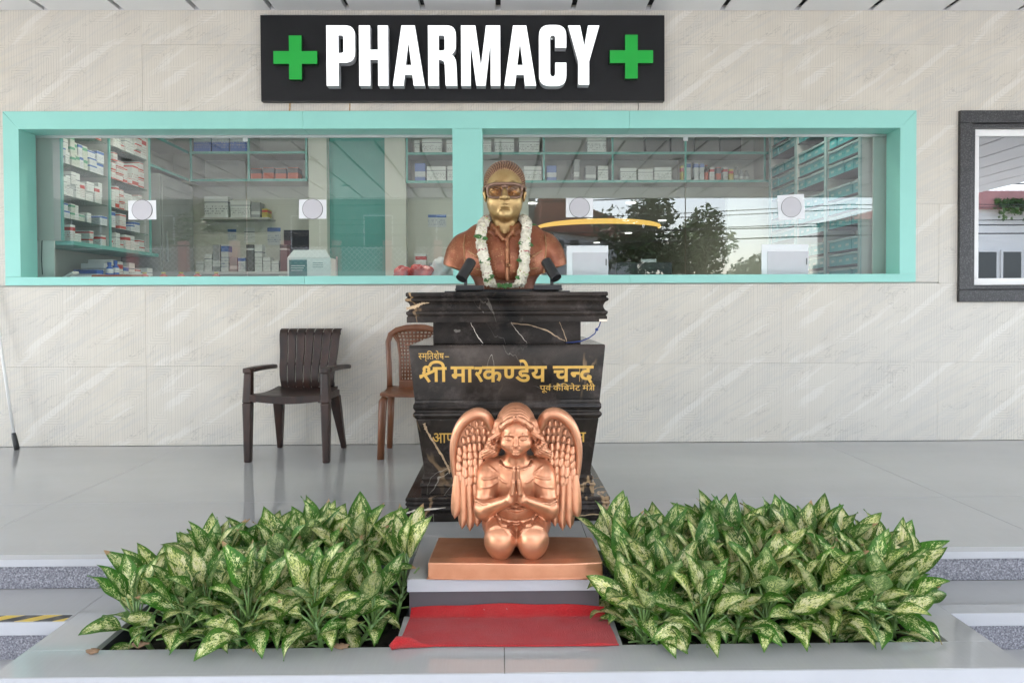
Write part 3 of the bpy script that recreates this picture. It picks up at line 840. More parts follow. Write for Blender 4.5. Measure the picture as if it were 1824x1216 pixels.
for (x_, w_, h_, wd_) in ((.663, .325, .235, 'right of the bust'), (2.215, .37, .24, 'under the rightmost speaking hole')):
    s_ = thing('pass_through', 'white-bordered pass-through hatch at the bottom of the glass, ' + wd_, 'hatch', (x_, .1935, 1.275), group='pass-through hatches')
    MB().box(-w_ / 2, w_ / 2, 0, .001, 0, h_).build('paper', M['paper'], s_)
    MB().box(-w_ / 2 + .045, w_ / 2 - .055 + .05, -.006, -.0012, 0, h_ - .055).build('flap', M['hole'], s_, bevel=.002)
    MB().box(w_ / 2 - .022, w_ / 2 - .014, -.009, -.0065, .08, .13).build('pull', M['ringdark'], s_)
# shipping carton
M['card_white'] = pm('white_card', (.80, .79, .77), .6, var=.03)
M['card_teal'] = pm('teal_print', (.02, .16, .16), .5)
sb = thing('shipping_carton', 'open white carton with a dark teal printed side on the counter', 'carton', (-1.52, .33, 1.2355))
MB().box(-.17, .17, -.09, .09, 0, .19).build('body', M['card_white'], sb, bevel=.003)
MB().box(-.155, -.015, -.0915, -.0905, .0, .175).build('print', M['card_teal'], sb)
MB().hexa([(-.17, -.092, .19), (.17, -.092, .19), (.17, -.088, .19), (-.17, -.088, .19)], [(-.13, -.05, .255), (.12, -.05, .255), (.12, -.046, .255), (-.13, -.046, .255)]).build('flap', M['card_white'], sb)
MB().hexa([(-.174, -.09, .0), (-.172, -.09, .0), (-.172, .09, 0), (-.174, .09, .0)], [(-.24, -.09, .055), (-.238, -.09, .057), (-.238, .06, .057), (-.24, .06, .055)]).build('flap', M['card_white'], sb)
lt = MB()
for k_ in range(3): lt.box(-.14, -.05 + .01 * k_, -.0925, -.0918, .09 + .018 * k_, .095 + .018 * k_)
for k_ in range(3): lt.box(.03, .11, -.0925, -.0918, .115 + .016 * k_, .119 + .016 * k_, 1)
lt.build('printed_lines', [M['card_white'], M['card_teal']], sb)
# bags
M['red_bag'] = pm('red_plastic_bag', (.62, .03, .02), .35, var=.2, vs=14, bump=.7, bs=22)
M['white_bag'] = pm('white_plastic_bag', (.74, .73, .74), .35, var=.12, vs=12, bump=.7, bs=22)
tag(crumpled(8, .11, .08, .13).build('red_bag', M['red_bag'], None, (-.66, .34, 1.236), smooth=True), 'crumpled red plastic bag beside the centre post', 'bag')
tag(crumpled(9, .07, .07, .12).build('red_bag', M['red_bag'], None, (-.80, .34, 1.236), smooth=True), 'smaller red plastic bag left of the larger red bag', 'bag')
tag(crumpled(4, .09, .09, .19).build('white_bag', M['white_bag'], None, (-.5, .38, 1.236), smooth=True), 'crumpled white plastic bag tucked behind the centre post', 'bag')
# tray, papers, ruler-like strip on the left
M['orange_plastic'] = pm('faded_orange_plastic', (.52, .14, .08), .45)
tag(rbox(-.2, .2, -.02, .02, 0, .035, 'pencil_tray', M['orange_plastic'], None, bevel=.012, loc=(-3.02, .26, 1.2355 + .03)), 'long faded orange tray lying on the counter at the left', 'tray')
tag(rbox(-.20, .2, -.06, .06, 0, .03, 'paper_pad', M['paper'], None, bevel=.003, loc=(-3.2, .33, 1.2355 + .03)), 'white paper pad with blue print beside the orange tray', 'paper pad')
tag(rbox(-.07, .07, -.04, .04, -.008, .008, 'notebook', M['card_white'], None, bevel=.003, loc=(-3.43, .30, 1.29), rot=(0, R(-28), 0)), 'white and brown notebook leaning at the left end of the counter', 'notebook')
# monitor
M['black_plastic'] = pm('black_plastic', (.018, .018, .019), .35, var=.15)
mon = thing('computer_monitor', 'black computer monitor seen from behind, right of the first hatch', 'monitor', (1.145, .40, 1.2355))
MB().box(-.225, .225, -.02, .02, .0, .155).build('case', M['black_plastic'], mon, bevel=.008)
MB().box(-.02, .1, -.0, .04, .1555, .18).build('top_clip', M['white'], mon)
def text_mesh(s, size, extrude=.001, offset=0.0, res=4):
    cu = bpy.data.curves.new('txt', 'FONT'); cu.body = s; cu.size = size; cu.extrude = extrude; cu.offset = offset; cu.resolution_u = res
    ob = bpy.data.objects.new('txt', cu); COL.objects.link(ob)
    bpy.context.view_layer.update()
    me = bpy.data.meshes.new_from_object(ob.evaluated_get(bpy.context.evaluated_depsgraph_get()))
    bpy.data.objects.remove(ob); bpy.data.curves.remove(cu)
    me.materials.clear()
    return me
M['silver'] = pm('silver_print', (.6, .6, .62), .4)
link('logo', text_mesh('acer', .04, .0006), mon, M['silver'], (-.03, -.0212, .012), (R(90), 0, 0))

# ================================================================== across the street (seen mirrored in the glass)
M['wall_pale'] = pm('pale_render', (.60, .58, .54), .8, var=.1, vs=.8)
M['wall_white'] = pm('whitewash', (.76, .75, .73), .8, var=.08, vs=.7)
M['wall_grey'] = pm('weathered_render', (.20, .195, .18), .85, var=.15, vs=.5)
M['pink'] = pm('pink_paint', (.50, .24, .23), .7, var=.1)
M['rooftile'] = pm('red_roof_tile', (.34, .10, .07), .7, var=.2, vs=3)
M['dark_win'] = pm('dark_window', (.05, .055, .06), .25)
M['bark'] = pm('tree_bark', (.09, .065, .045), .9, var=.3, vs=8, bump=.8, bs=25)
M['wire'] = pm('black_cable', (.02, .02, .02), .6)
M['pole'] = pm('dark_pole', (.10, .095, .09), .7)

def leafmat(name, a, b):
    t = NT(name)
    oi = t.node('ShaderNodeObjectInfo').outputs['Random']
    n = t.noise(t.coord(), 1.3, 3)
    c = t.mix(t.ramp(n, [(.35, 0.0), (.65, 1.0)]), a, b)
    t.set(col=c, rough=.5)
    return t.m
M['leafA'] = leafmat('street_tree_leaf', (.035, .085, .02), (.11, .20, .045))
M['leafB'] = leafmat('dark_tree_leaf', (.02, .05, .015), (.06, .12, .03))

def tree(x, y, h, rx, rz_, label, mat, seed, n=2600, group='trees across the street'):
    rr = random.Random(seed)
    t = thing('street_tree', label, 'tree', (x, y, -.5), group=group)
    mb = MB()
    hc = h - rz_ * .95
    mb.tube([(0, 0, -.1), (.05, 0, hc * .5), (0, .05, hc)], [.17, .13, .10], 8)
    mb.build('trunk', M['bark'], t, smooth=True)
    cl = []
    for k in range(11):
        a = rr.uniform(0, 6.28); q = rr.uniform(.25, .8)
        c = Vector((rx * q * math.cos(a), rx * q * math.sin(a), hc + rz_ * rr.uniform(-.55, .75)))
        cl.append((c, rr.uniform(.35, .55) * rx))
        m2 = MB().tube([(0, 0, hc * .8), (c.x * .4, c.y * .4, hc + (c.z - hc) * .35), tuple(c)], [.07, .05, .02], 6)
        m2.build('limb', M['bark'], t, smooth=True)
    vs, fs = [], []
    for k in range(n):
        c, r = rr.choice(cl)
        d = Vector((rr.gauss(0, 1), rr.gauss(0, 1), rr.gauss(0, 1))).normalized()
        p = c + d * r * rr.uniform(.55, 1.05)
        u = Vector((rr.gauss(0, 1), rr.gauss(0, 1), rr.gauss(0, .6))).normalized()
        w = u.cross(Vector((rr.gauss(0, 1), rr.gauss(0, 1), rr.gauss(0, 1)))).normalized()
        s = rr.uniform(.07, .15)
        b = len(vs)
        vs += [p - u * s, p + w * s * .45, p + u * s, p - w * s * .45]
        fs.append((b, b + 1, b + 2, b + 3))
    MB().add(vs, fs).build('crown', mat, t)
    return t
def building(name, label, x0, x1, y0, y1, h, mat, wins, cat='building', roof=None):
    """y1 is the face towards the porch; wins: (x, z, w, h) list on that face"""
    b = thing(name, label, cat, ((x0 + x1) / 2, y1, -.5))
    cx = (x0 + x1) / 2
    MB().box(x0 - cx, x1 - cx, y0 - y1, 0, 0, h).build('wall', mat, b)
    for (wx, wz, ww, wh_) in wins:
        f = MB().box(wx - ww / 2 - .06 - cx, wx + ww / 2 + .06 - cx, .002, .06, wz - .06, wz + wh_ + .06).build('window', M['wall_white'], b)
        MB().box(wx - ww / 2 - cx, wx + ww / 2 - cx, .061, .07, wz, wz + wh_).build('pane', M['dark_win'], f)
    if roof:
        MB().box(x0 - cx - .15, x1 - cx + .15, y0 - y1 - .1, .15, h + .002, h + roof).build('parapet', M['pink'], b)
    return b
ap = building('apartment_block', 'large weathered grey apartment block across the street', -30, 1.6, -42, -30, 11.5, M['wall_grey'],
              [(x_, z_, 1.3, 1.5) for x_ in (-27, -23.5, -20, -16.5, -13, -9.5, -6, -2.5) for z_ in (1.2, 4.4, 7.6)])
# villa with a sloping red roof and arches
vl = building('white_villa', 'white villa with sloping red roof and arches across the street', 1.9, 5.2, -30, -24, 4.6, M['wall_white'],
              [(2.3, 3.4, .35, .8), (2.9, 3.4, .35, .8)])
MB().add([(-2.0, .3, 4.602), (2.4, .3, 4.0), (2.4, -6.3, 4.0), (-2.0, -6.3, 4.602), (-2.0, .3, 6.2), (2.4, .3, 4.5), (2.4, -6.3, 4.5), (-2.0, -6.3, 6.2)],
         [(0, 1, 2, 3), (4, 5, 6, 7), (0, 1, 5, 4), (1, 2, 6, 5), (2, 3, 7, 6), (3, 0, 4, 7)]).build('roof', M['rooftile'], vl)
for k in range(2):
    cx_ = -.6 + k * 1.4
    pts = [(cx_ - .45, 1.0), (cx_ + .45, 1.0), (cx_ + .45, 2.2)] + [(cx_ + .45 * math.cos(a), 2.2 + .6 * math.sin(a)) for a in [q * math.pi / 10 for q in range(1, 10)]] + [(cx_ - .45, 2.2)]
    MB().add([(p[0], .08, p[1]) for p in pts], [tuple(range(len(pts)))]).add([(p[0] * 1.0, .004, p[1]) for p in pts], [tuple(range(len(pts)))]).build('arch', M['dark_win'], vl)
wh2 = building('white_house', 'white house with pink parapet and dark windows across the street', 12.6, 20, -22, -15, 4.2, M['wall_white'],
         [(13.6, 1.9, .5, 1.1), (14.3, 1.9, .5, 1.1), (16.0, 1.9, .7, 1.2)], roof=.5)
vn = MB(); rv = random.Random(3)
for k in range(500):
    p = Vector((rv.uniform(-2.6, -.6), rv.uniform(.17, .32), 4.45 - abs(rv.gauss(0, .22))))
    u = Vector((rv.gauss(0, 1), rv.gauss(0, 1), rv.gauss(0, 1))).normalized() * .07
    w = u.cross(Vector((rv.gauss(0, 1), rv.gauss(0, 1), rv.gauss(0, 1)))).normalized() * .04
    vn.add([p - u, p + w, p + u, p - w], [(0, 1, 2, 3)])
vine = vn.build('vine', M['leafA'], None, loc=wh2.location)
tag(vine, 'green creeper hanging over the pink parapet of the white house', 'creeper')
# rounded corner house
rh = thing('rounded_house', 'beige house with a rounded balcony across the street', 'building', (11.9, -19, -.5))
MB().lathe([(1.15, 0), (1.15, 2.0), (1.3, 2.0), (1.3, 2.9), (1.15, 2.9), (1.15, 4.3), (1.2, 4.3)], 32).build('wall', M['wall_pale'], rh, autosmooth=40)
MB().lathe([(1.33, 2.05), (1.33, 2.12)], 32).build('balcony_rail', M['pink'], rh)
# compound wall with lattice
cw = thing('compound_wall', 'pale compound wall with pink posts and lattice across the street', 'wall', (-6, -15, -.5))
MB().box(-4.4, 4.4, -.1, .1, 0, 2.55).build('base', M['wall_pale'], cw)
for k in range(7):
    MB().box(-4.4 + k * 1.43 - .11, -4.4 + k * 1.43 + .11, -.12, .13, 2.551, 3.4).build('post', M['pink'], cw)
lat = MB()
for k in range(60):
    x_ = -4.4 + k * .15
    lat.tube([(x_, .02, 2.56), (min(4.4, x_ + .7), .02, 2.56 + min(.7, 4.4 - x_))], .008, 4)
    lat.tube([(x_, .04, 2.56), (max(-4.4, x_ - .7), .04, 2.56 + min(.7, x_ + 4.4))], .008, 4)
lat.build('lattice', M['wall_white'], cw)
tree(4.6, -20, 5.3, 1.5, 1.6, 'leafy street tree nearest the villa', M['leafB'], 1)
tree(6.3, -21.5, 4.4, 1.1, 1.2, 'lower dark tree between the two taller street trees', M['leafB'], 2)
tree(7.6, -22, 4.9, 1.5, 1.4, 'bright green bushy street tree', M['leafA'], 3)
tree(10.6, -26, 3.6, 1.0, 1.0, 'small street tree near the rounded house', M['leafB'], 4, 1600)
tree(-12, -26, 6.0, 2.4, 2.0, 'broad tree before the grey apartment block', M['leafB'], 5)
po = thing('utility_pole', 'dark utility pole with crossarm and junction box', 'pole', (-2.25, -12.2, -.5))
MB().tube([(0, 0, 0), (0, 0, 6.5)], [.09, .065], 10).build('shaft', M['pole'], po)
MB().box(-.6, .6, -.04, .04, 5.9, 6.0).build('crossarm', M['pole'], po)
MB().box(-.16, .16, .09, .24, 2.9, 3.2).build('junction_box', M['pole'], po)
for k, (zs_, ze_, yy, sag) in enumerate(((3.3, 4.4, -11.5, .15), (3.55, 4.7, -11.6, .2), (3.8, 5.1, -11.7, .2), (4.1, 5.3, -11.9, .25), (3.05, 3.9, -12.4, .15), (2.75, 3.5, -12.5, .12), (2.5, 3.1, -12.6, .1), (3.2, 4.0, -12.7, .2), (4.4, 5.6, -12.2, .3), (2.9, 3.3, -12.8, .1))):
    pts = []
    for q in range(25):
        f = q / 24
        pts.append((-26 + 52 * f, yy + .3 * math.sin(k + f * 3), zs_ + (ze_ - zs_) * f * f - sag * math.sin(math.pi * ((f * 3) % 1))))
    tag(MB().tube(pts, .011 if k % 3 else .016, 5).build('overhead_wire', M['wire'], None, smooth=True), 'thin black overhead wire along the street, %s of the ten from the porch' % ORD[k], 'wire', 'overhead wires')

# ================================================================== sculpting with distance fields
class Vol:
    def __init__(s, lo, hi, h):
        s.lo = np.array(lo, np.float32); s.h = h
        s.n = [int(math.ceil((b - a) / h)) + 1 for a, b in zip(lo, hi)]
        s.F = np.full(s.n, 1.0, np.float32)
        s.ax = [(s.lo[i] + h * np.arange(s.n[i])).astype(np.float32) for i in range(3)]
    def win(s, lo, hi):
        sl = []
        for i in range(3):
            a = max(0, int((lo[i] - s.lo[i]) / s.h)); b = min(s.n[i], int((hi[i] - s.lo[i]) / s.h) + 2)
            if a >= b: return None, None
            sl.append(slice(a, b))
        X = s.ax[0][sl[0]][:, None, None]; Y = s.ax[1][sl[1]][None, :, None]; Z = s.ax[2][sl[2]][None, None, :]
        return tuple(sl), (X, Y, Z)
    def op(s, fn, lo, hi, k, mode='u'):
        sl, P = s.win(lo, hi)
        if sl is None: return
        d = fn(*P); f = s.F[sl]
        k = max(k, 1e-5)
        if mode == 'u':
            h = np.clip(.5 + .5 * (f - d) / k, 0, 1); s.F[sl] = f + (d - f) * h - k * h * (1 - h)
        else:
            d = -d
            h = np.clip(.5 - .5 * (f - d) / k, 0, 1); s.F[sl] = f + (d - f) * h + k * h * (1 - h)
    def ell(s, c, r, k=.01, mode='u', rot=None):
        R_ = max(r) + 2 * k + .012
        Mi = np.array(Euler([R(a) for a in rot]).to_matrix().transposed()) if rot else None
        def fn(X, Y, Z):
            x, y, z = X - c[0], Y - c[1], Z - c[2]
            if Mi is not None:
                x, y, z = (Mi[i][0] * x + Mi[i][1] * y + Mi[i][2] * z for i in range(3))
            k0 = np.sqrt((x / r[0]) ** 2 + (y / r[1]) ** 2 + (z / r[2]) ** 2) + 1e-6
            k1 = np.sqrt((x / r[0] ** 2) ** 2 + (y / r[1] ** 2) ** 2 + (z / r[2] ** 2) ** 2) + 1e-6
            return k0 * (k0 - 1) / k1
        s.op(fn, [c[i] - R_ for i in range(3)], [c[i] + R_ for i in range(3)], k, mode)
    def cone(s, a, b, ra, rb, k=.01, mode='u'):
        a = np.array(a, np.float32); b = np.array(b, np.float32); ba = b - a; L = float(ba @ ba)
        pad = max(ra, rb) + 2 * k + .01
        def fn(X, Y, Z):
            x, y, z = X - a[0], Y - a[1], Z - a[2]
            t = np.clip((x * ba[0] + y * ba[1] + z * ba[2]) / L, 0, 1)
            return np.sqrt((x - t * ba[0]) ** 2 + (y - t * ba[1]) ** 2 + (z - t * ba[2]) ** 2) - (ra + (rb - ra) * t)
        s.op(fn, np.minimum(a, b) - pad, np.maximum(a, b) + pad, k, mode)
    def chain(s, pts, rs, k=.008, mode='u'):
        for i in range(len(pts) - 1): s.cone(pts[i], pts[i + 1], rs[i], rs[i + 1], k, mode)
    def both(s, meth, *args, **kw):
        """a feature and its mirror image in x"""
        getattr(s, meth)(*args, **kw)
        def fl(p): return (-p[0], p[1], p[2])
        args = list(args)
        if meth == 'ell':
            args[0] = fl(args[0])
            if kw.get('rot'): kw = dict(kw, rot=(kw['rot'][0], -kw['rot'][1], -kw['rot'][2]))
        elif meth == 'cone': args[0], args[1] = fl(args[0]), fl(args[1])
        elif meth == 'chain': args[0] = [fl(p) for p in args[0]]
        getattr(s, meth)(*args, **kw)
    def front(s, x, z):
        """y of the surface seen from the front at x, z"""
        i = int(round((x - s.lo[0]) / s.h)); k = int(round((z - s.lo[2]) / s.h))
        col = np.nonzero(s.F[i, :, k] < 0)[0]
        return float(s.ax[1][col[0]]) if len(col) else 0.0
    def ridge(s, pts, rs, k=.004, off=0.0, mode='u', n=5):
        """a fold laid on the front surface through (x, z) points"""
        P, Q = [], []
        for i in range(len(pts) - 1):
            for q in range(n):
                f = q / n
                x = pts[i][0] + (pts[i + 1][0] - pts[i][0]) * f; z = pts[i][1] + (pts[i + 1][1] - pts[i][1]) * f
                P.append((x, s.front(x, z) + off, z)); Q.append(rs[i] + (rs[i + 1] - rs[i]) * f)
        P.append((pts[-1][0], s.front(*pts[-1]) + off, pts[-1][1])); Q.append(rs[-1])
        s.chain(P, Q, k, mode)
    def disp(s, fn, lo, hi):
        sl, P = s.win(lo, hi); s.F[sl] += fn(*P).astype(np.float32)
    def cutmax(s, fn):
        sl, P = s.win(s.lo, s.lo + 100); s.F = np.maximum(s.F, fn(*P).astype(np.float32) + 0 * s.F)
    def mesh(s, name):
        """naive surface nets"""
        F = s.F; nx, ny, nz = F.shape; ins = F < 0
        cnt = np.zeros((nx - 1, ny - 1, nz - 1), np.int8)
        for dx in (0, 1):
            for dy in (0, 1):
                for dz in (0, 1): cnt += ins[dx:nx - 1 + dx, dy:ny - 1 + dy, dz:nz - 1 + dz]
        act = (cnt > 0) & (cnt < 8)
        I = np.argwhere(act); idx = np.full(act.shape, -1, np.int64); idx[act] = np.arange(len(I))
        acc = np.zeros((len(I), 3)); num = np.zeros(len(I))
        C = [(0, 0, 0), (1, 0, 0), (0, 1, 0), (1, 1, 0), (0, 0, 1), (1, 0, 1), (0, 1, 1), (1, 1, 1)]
        V = [F[I[:, 0] + c[0], I[:, 1] + c[1], I[:, 2] + c[2]] for c in C]
        for i in range(8):
            for j in range(i + 1, 8):
                if sum(abs(a - b) for a, b in zip(C[i], C[j])) != 1: continue
                m = (V[i] < 0) != (V[j] < 0)
                t = V[i] / np.where(m, V[i] - V[j], 1)
                for q in range(3): acc[:, q] += np.where(m, C[i][q] + t * (C[j][q] - C[i][q]), 0)
                num += m
        P = (I + acc / num[:, None]) * s.h + s.lo
        quads = []
        for ax in range(3):
            a = [slice(None)] * 3; b = [slice(None)] * 3
            a[ax] = slice(0, -1); b[ax] = slice(1, None)
            ch = ins[tuple(a)] != ins[tuple(b)]
            E = np.argwhere(ch); u, v = (ax + 1) % 3, (ax + 2) % 3
            ok = (E[:, u] > 0) & (E[:, v] > 0) & (E[:, u] < F.shape[u] - 1) & (E[:, v] < F.shape[v] - 1)
            E = E[ok]
            fl = ins[E[:, 0], E[:, 1], E[:, 2]]
            def at(du, dv):
                e = E.copy(); e[:, u] += du; e[:, v] += dv; return idx[e[:, 0], e[:, 1], e[:, 2]]
            q = np.stack([at(-1, -1), at(0, -1), at(0, 0), at(-1, 0)], 1)
            q[~fl] = q[~fl][:, ::-1]
            quads.append(q)
        Q = np.concatenate(quads)
        me = bpy.data.meshes.new(name)
        me.vertices.add(len(P)); me.vertices.foreach_set('co', P.astype(np.float32).ravel())
        me.loops.add(len(Q) * 4); me.loops.foreach_set('vertex_index', Q.astype(np.int32).ravel())
        me.polygons.add(len(Q)); me.polygons.foreach_set('loop_start', np.arange(0, len(Q) * 4, 4, dtype=np.int32))
        me.polygons.foreach_set('use_smooth', np.ones(len(Q), bool))
        me.update(calc_edges=True); me.validate()
        return me

def metal_paint(name, col, dark, rough, metal, hi=None, pit=.0, bump=.12, bscale=140, worn=.5):
    """sprayed bronze/copper paint: mottled, darker patina in patches, brighter where rubbed"""
    t = NT(name)
    co = t.coord()
    n = t.noise(co, 9, 6, .6)
    c = t.mix(t.ramp(n, [(.36, 0.0), (.62, 1.0)]), dark, col)
    if hi:
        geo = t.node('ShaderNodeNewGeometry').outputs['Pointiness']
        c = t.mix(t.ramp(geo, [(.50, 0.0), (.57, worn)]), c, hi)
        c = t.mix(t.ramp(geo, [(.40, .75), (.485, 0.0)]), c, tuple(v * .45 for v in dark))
    if pit > 0:
        sp = t.noise(co, 150, 4, .7)
        big = t.noise(co, 11, 3)
        c = t.mix(t.math('MULTIPLY', t.ramp(sp, [(.55, 0.0), (.64, 1.0)]), t.ramp(big, [(.40, 0.0), (.60, pit)])), c, hi or col)
    t.set(col=c, metal=metal, rough=t.math('MULTIPLY_ADD', t.noise(co, 25, 4), .22, rough - .11), coat=.05)
    t.bump(t.noise(co, bscale, 3), bump, .003)
    return t.m
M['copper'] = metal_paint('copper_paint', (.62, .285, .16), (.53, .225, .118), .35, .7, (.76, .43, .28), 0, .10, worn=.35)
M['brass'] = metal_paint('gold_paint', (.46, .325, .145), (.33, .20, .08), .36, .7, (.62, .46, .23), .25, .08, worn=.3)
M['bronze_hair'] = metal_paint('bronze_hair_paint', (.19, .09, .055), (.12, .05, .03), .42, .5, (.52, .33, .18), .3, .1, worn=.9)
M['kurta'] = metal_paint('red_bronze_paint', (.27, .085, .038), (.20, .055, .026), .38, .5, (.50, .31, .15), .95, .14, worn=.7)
M['specs'] = metal_paint('brown_frame_paint', (.13, .07, .05), (.09, .045, .035), .35, .4, (.30, .19, .13), .3, .05)
M['bronze_dark'] = metal_paint('brown_base_paint', (.17, .06, .035), (.12, .04, .022), .45, .4, (.3, .16, .08), .3)

# ================================================================== kneeling angel
AX, AY = .05, -2.64
angel = thing('angel_statue', 'copper-painted kneeling angel statue praying in front of the pedestal', 'statue', (AX, AY, .0), R(-1.0))
def slab_mesh():
    mb = MB()
    rr = random.Random(2)
    nu, nv = 20, 8
    top, bot = [], []
    x0, x1, y0, y1 = -.338, .328, -.150, .150
    for i in range(nu + 1):
        for j in range(nv + 1):
            f, q = i / nu, j / nv
            x = x0 + (x1 - x0) * f; y = y0 + (y1 - y0) * q
            if j == 0: y -= .014 * (1 - abs(2 * f - 1.0)) + .003 * math.sin(f * 9)
            x *= 1 - .03 * q
            top.append((x, y, .066 + .002 * math.sin(f * 7 + q * 3) - (.004 if j == 0 else 0)))
    w = nv + 1
    fs = [(i * w + j, (i + 1) * w + j, (i + 1) * w + j + 1, i * w + j + 1) for i in range(nu) for j in range(nv)]
    mb.add(top, fs)
    edge = [i * w for i in range(nu + 1)] + [nu * w + j for j in range(1, w)] + [i * w + nv for i in range(nu - 1, -1, -1)] + [j for j in range(nv - 1, 0, -1)]
    b = len(mb.v)
    for e in edge: mb.v.append((top[e][0] * 1.004, top[e][1] - .002, .0015))
    n = len(edge)
    for k in range(n):
        mb.f.append((edge[k], b + k, b + (k + 1) % n, edge[(k + 1) % n])); mb.m.append(0)
    mb.f.append(tuple(b + k for k in range(n))); mb.m.append(0)
    return mb.mesh('statue_slab', bevel=.004, seg=2)
link('base_slab', slab_mesh(), angel, M['copper'])
def angel_body():
    v = Vol((-.18, -.19, -.012), (.18, .19, .60), .0025)
    B = v.both
    # folded legs and lap
    B('cone', (.050, .075, .105), (.064, -.085, .066), .078, .060, .02)
    B('cone', (.064, -.085, .060), (.055, .13, .035), .056, .036, .02)
    v.ell((0, .065, .085), (.140, .115, .088), .03)
    B('ell', (.062, -.098, .062), (.056, .050, .074), .012)
    v.cone((0, -.17, .03), (0, -.075, .13), .007, .004, .018, 's')
    # torso
    v.ell((0, .062, .165), (.088, .072, .085), .03)
    v.ell((0, .058, .262), (.098, .070, .090), .03)
    v.cone((-.082, .06, .322), (.082, .06, .322), .042, .042, .03)
    v.cone((0, .045, .335), (0, .030, .39), .050, .044, .02)
    # sash edge across the lap
    v.chain([(-.105, -.02, .125), (-.06, -.045, .108), (0, -.055, .088), (.06, -.045, .108), (.105, -.02, .125)], [.010, .013, .014, .013, .010], .010)
    v.chain([(-.06, -.085, .095), (-.02, -.09, .07), (0, -.088, .045)], [.004, .005, .004], .008)
    v.chain([(.06, -.085, .095), (.02, -.09, .07), (0, -.088, .045)], [.004, .005, .004], .008)
    # waist folds
    for q, (zz, am) in enumerate(((.158, .055), (.140, .07), (.176, .045))):
        v.chain([(-am, -.004, zz + .012), (0, -.020, zz), (am, -.004, zz + .014)], [.003, .0075, .003], .006)
    for sg in (-1, 1):
        v.ridge([(sg * .012, .098), (sg * .045, .128), (sg * .080, .126), (sg * .105, .112)], [.002, .0035, .004, .002], .008)
        v.ridge([(sg * .006, .075), (sg * .030, .108), (sg * .062, .140)], [.003, .0035, .002], .005)
    v.ridge([(-.092, .150), (-.055, .138), (0, .122), (.055, .138), (.092, .150)], [.002, .004, .005, .004, .002], .006)
    v.ridge([(-.088, .142), (-.055, .130), (0, .114), (.055, .130), (.088, .142)], [.003, .004, .005, .004, .003], .003, .001, 's')
    for zz, am in ((.160, .050), (.176, .060), (.190, .045)):
        v.ridge([(-am, zz + .012), (-am * .4, zz + .002), (am * .3, zz), (am, zz + .010)], [.001, .0045, .0045, .001], .004)
    # arms
    B('cone', (.110, .055, .305), (.131, .005, .168), .042, .038, .02)
    B('ell', (.115, .038, .266), (.044, .048, .066), .02)
    B('cone', (.131, -.004, .158), (.025, -.095, .222), .035, .0205, .012)
    B('cone', (.131, .0, .165), (.130, -.002, .155), .038, .038, .012)
    # sleeve hem and folds
    B('chain', [(.095, -.016, .205), (.124, -.030, .195), (.158, -.014, .198), (.170, .03, .205)], [.004, .006, .006, .004], .005)
    B('chain', [(.09, -.026, .225), (.134, -.028, .232), (.166, .008, .24)], [.003, .004, .002], .008, 's')
    B('chain', [(.070, -.018, .296), (.090, -.014, .305), (.115, .0, .322)], [.0035, .003, .002], .007, 's')
    B('chain', [(.070, -.020, .290), (.092, -.018, .282), (.13, -.014, .276)], [.0035, .003, .002], .007, 's')
    B('chain', [(.070, -.020, .285), (.072, -.026, .25), (.072, -.022, .20)], [.004, .0035, .003], .008, 's')
    B('chain', [(.074, -.022, .288), (.05, -.022, .275), (.03, -.018, .268)], [.003, .0025, .002], .007, 's')
    B('chain', [(.074, -.020, .294), (.055, -.014, .308), (.045, -.005, .322)], [.003, .0025, .002], .007, 's')
    for sg in (-1, 1):
        v.ridge([(sg * .070, .300), (sg * .088, .314), (sg * .108, .330)], [.002, .0018, .001], .006)
        v.ridge([(sg * .068, .285), (sg * .052, .272), (sg * .036, .268)], [.0018, .0018, .001], .006)
        v.ridge([(sg * .075, .292), (sg * .105, .285), (sg * .138, .284)], [.002, .0018, .001], .006)
        v.ridge([(sg * .074, .270), (sg * .100, .255), (sg * .140, .248)], [.002, .0018, .001], .006)
        v.ridge([(sg * .105, .200), (sg * .130, .190), (sg * .155, .196)], [.003, .005, .002], .003)
    # praying hands
    B('ell', (.0125, -.102, .262), (.0125, .024, .050), .006, rot=(12, -3, 0))
    for f, (yy, zt) in enumerate(((-.121, .350), (-.110, .361), (-.099, .358), (-.088, .345))):
        B('cone', (.0105, yy + .004, .285), (.0072, yy - .012, zt - .005), .0082, .0062, .003)
    B('cone', (.014, -.122, .252), (.009, -.130, .300), .0085, .0065, .004)
    B('cone', (.022, -.095, .225), (.013, -.102, .25), .020, .016, .008)
    # collar
    v.chain([(.064 * math.sin(a), .045 - .062 * math.cos(a), .352 - .022 * math.cos(a)) for a in [(-110 + 20 * q) * math.pi / 180 for q in range(12)]], [.0035] * 12, .006, 's')
    v.chain([(.064 * math.sin(a), .041 - .066 * math.cos(a), .344 - .022 * math.cos(a)) for a in [(-110 + 20 * q) * math.pi / 180 for q in range(12)]], [.004] * 12, .004)
    # head and face, bowed a little
    v.ell((0, .035, .478), (.076, .082, .090), .01)
    v.ell((0, .0, .452), (.0665, .064, .076), .02)
    v.ell((0, -.030, .408), (.030, .030, .026), .02)
    B('ell', (.036, -.034, .430), (.026, .024, .026), .015)
    v.ell((0, -.045, .482), (.042, .018, .026), .02)
    B('ell', (.0265, -.068, .454), (.018, .011, .0085), .008, 's')
    B('ell', (.0265, -.0525, .4525), (.0165, .0115, .0095), .003)
    B('chain', [(.011, -.061, .4475), (.026, -.0655, .4455), (.042, -.054, .449)], [.001, .0016, .001], .0015, 's')
    B('chain', [(.009, -.063, .466), (.026, -.064, .4705), (.047, -.050, .464)], [.003, .0035, .002], .006)
    v.cone((0, -.060, .464), (0, -.0745, .430), .0060, .0088, .006)
    B('ell', (.0085, -.067, .4285), (.006, .007, .005), .003)
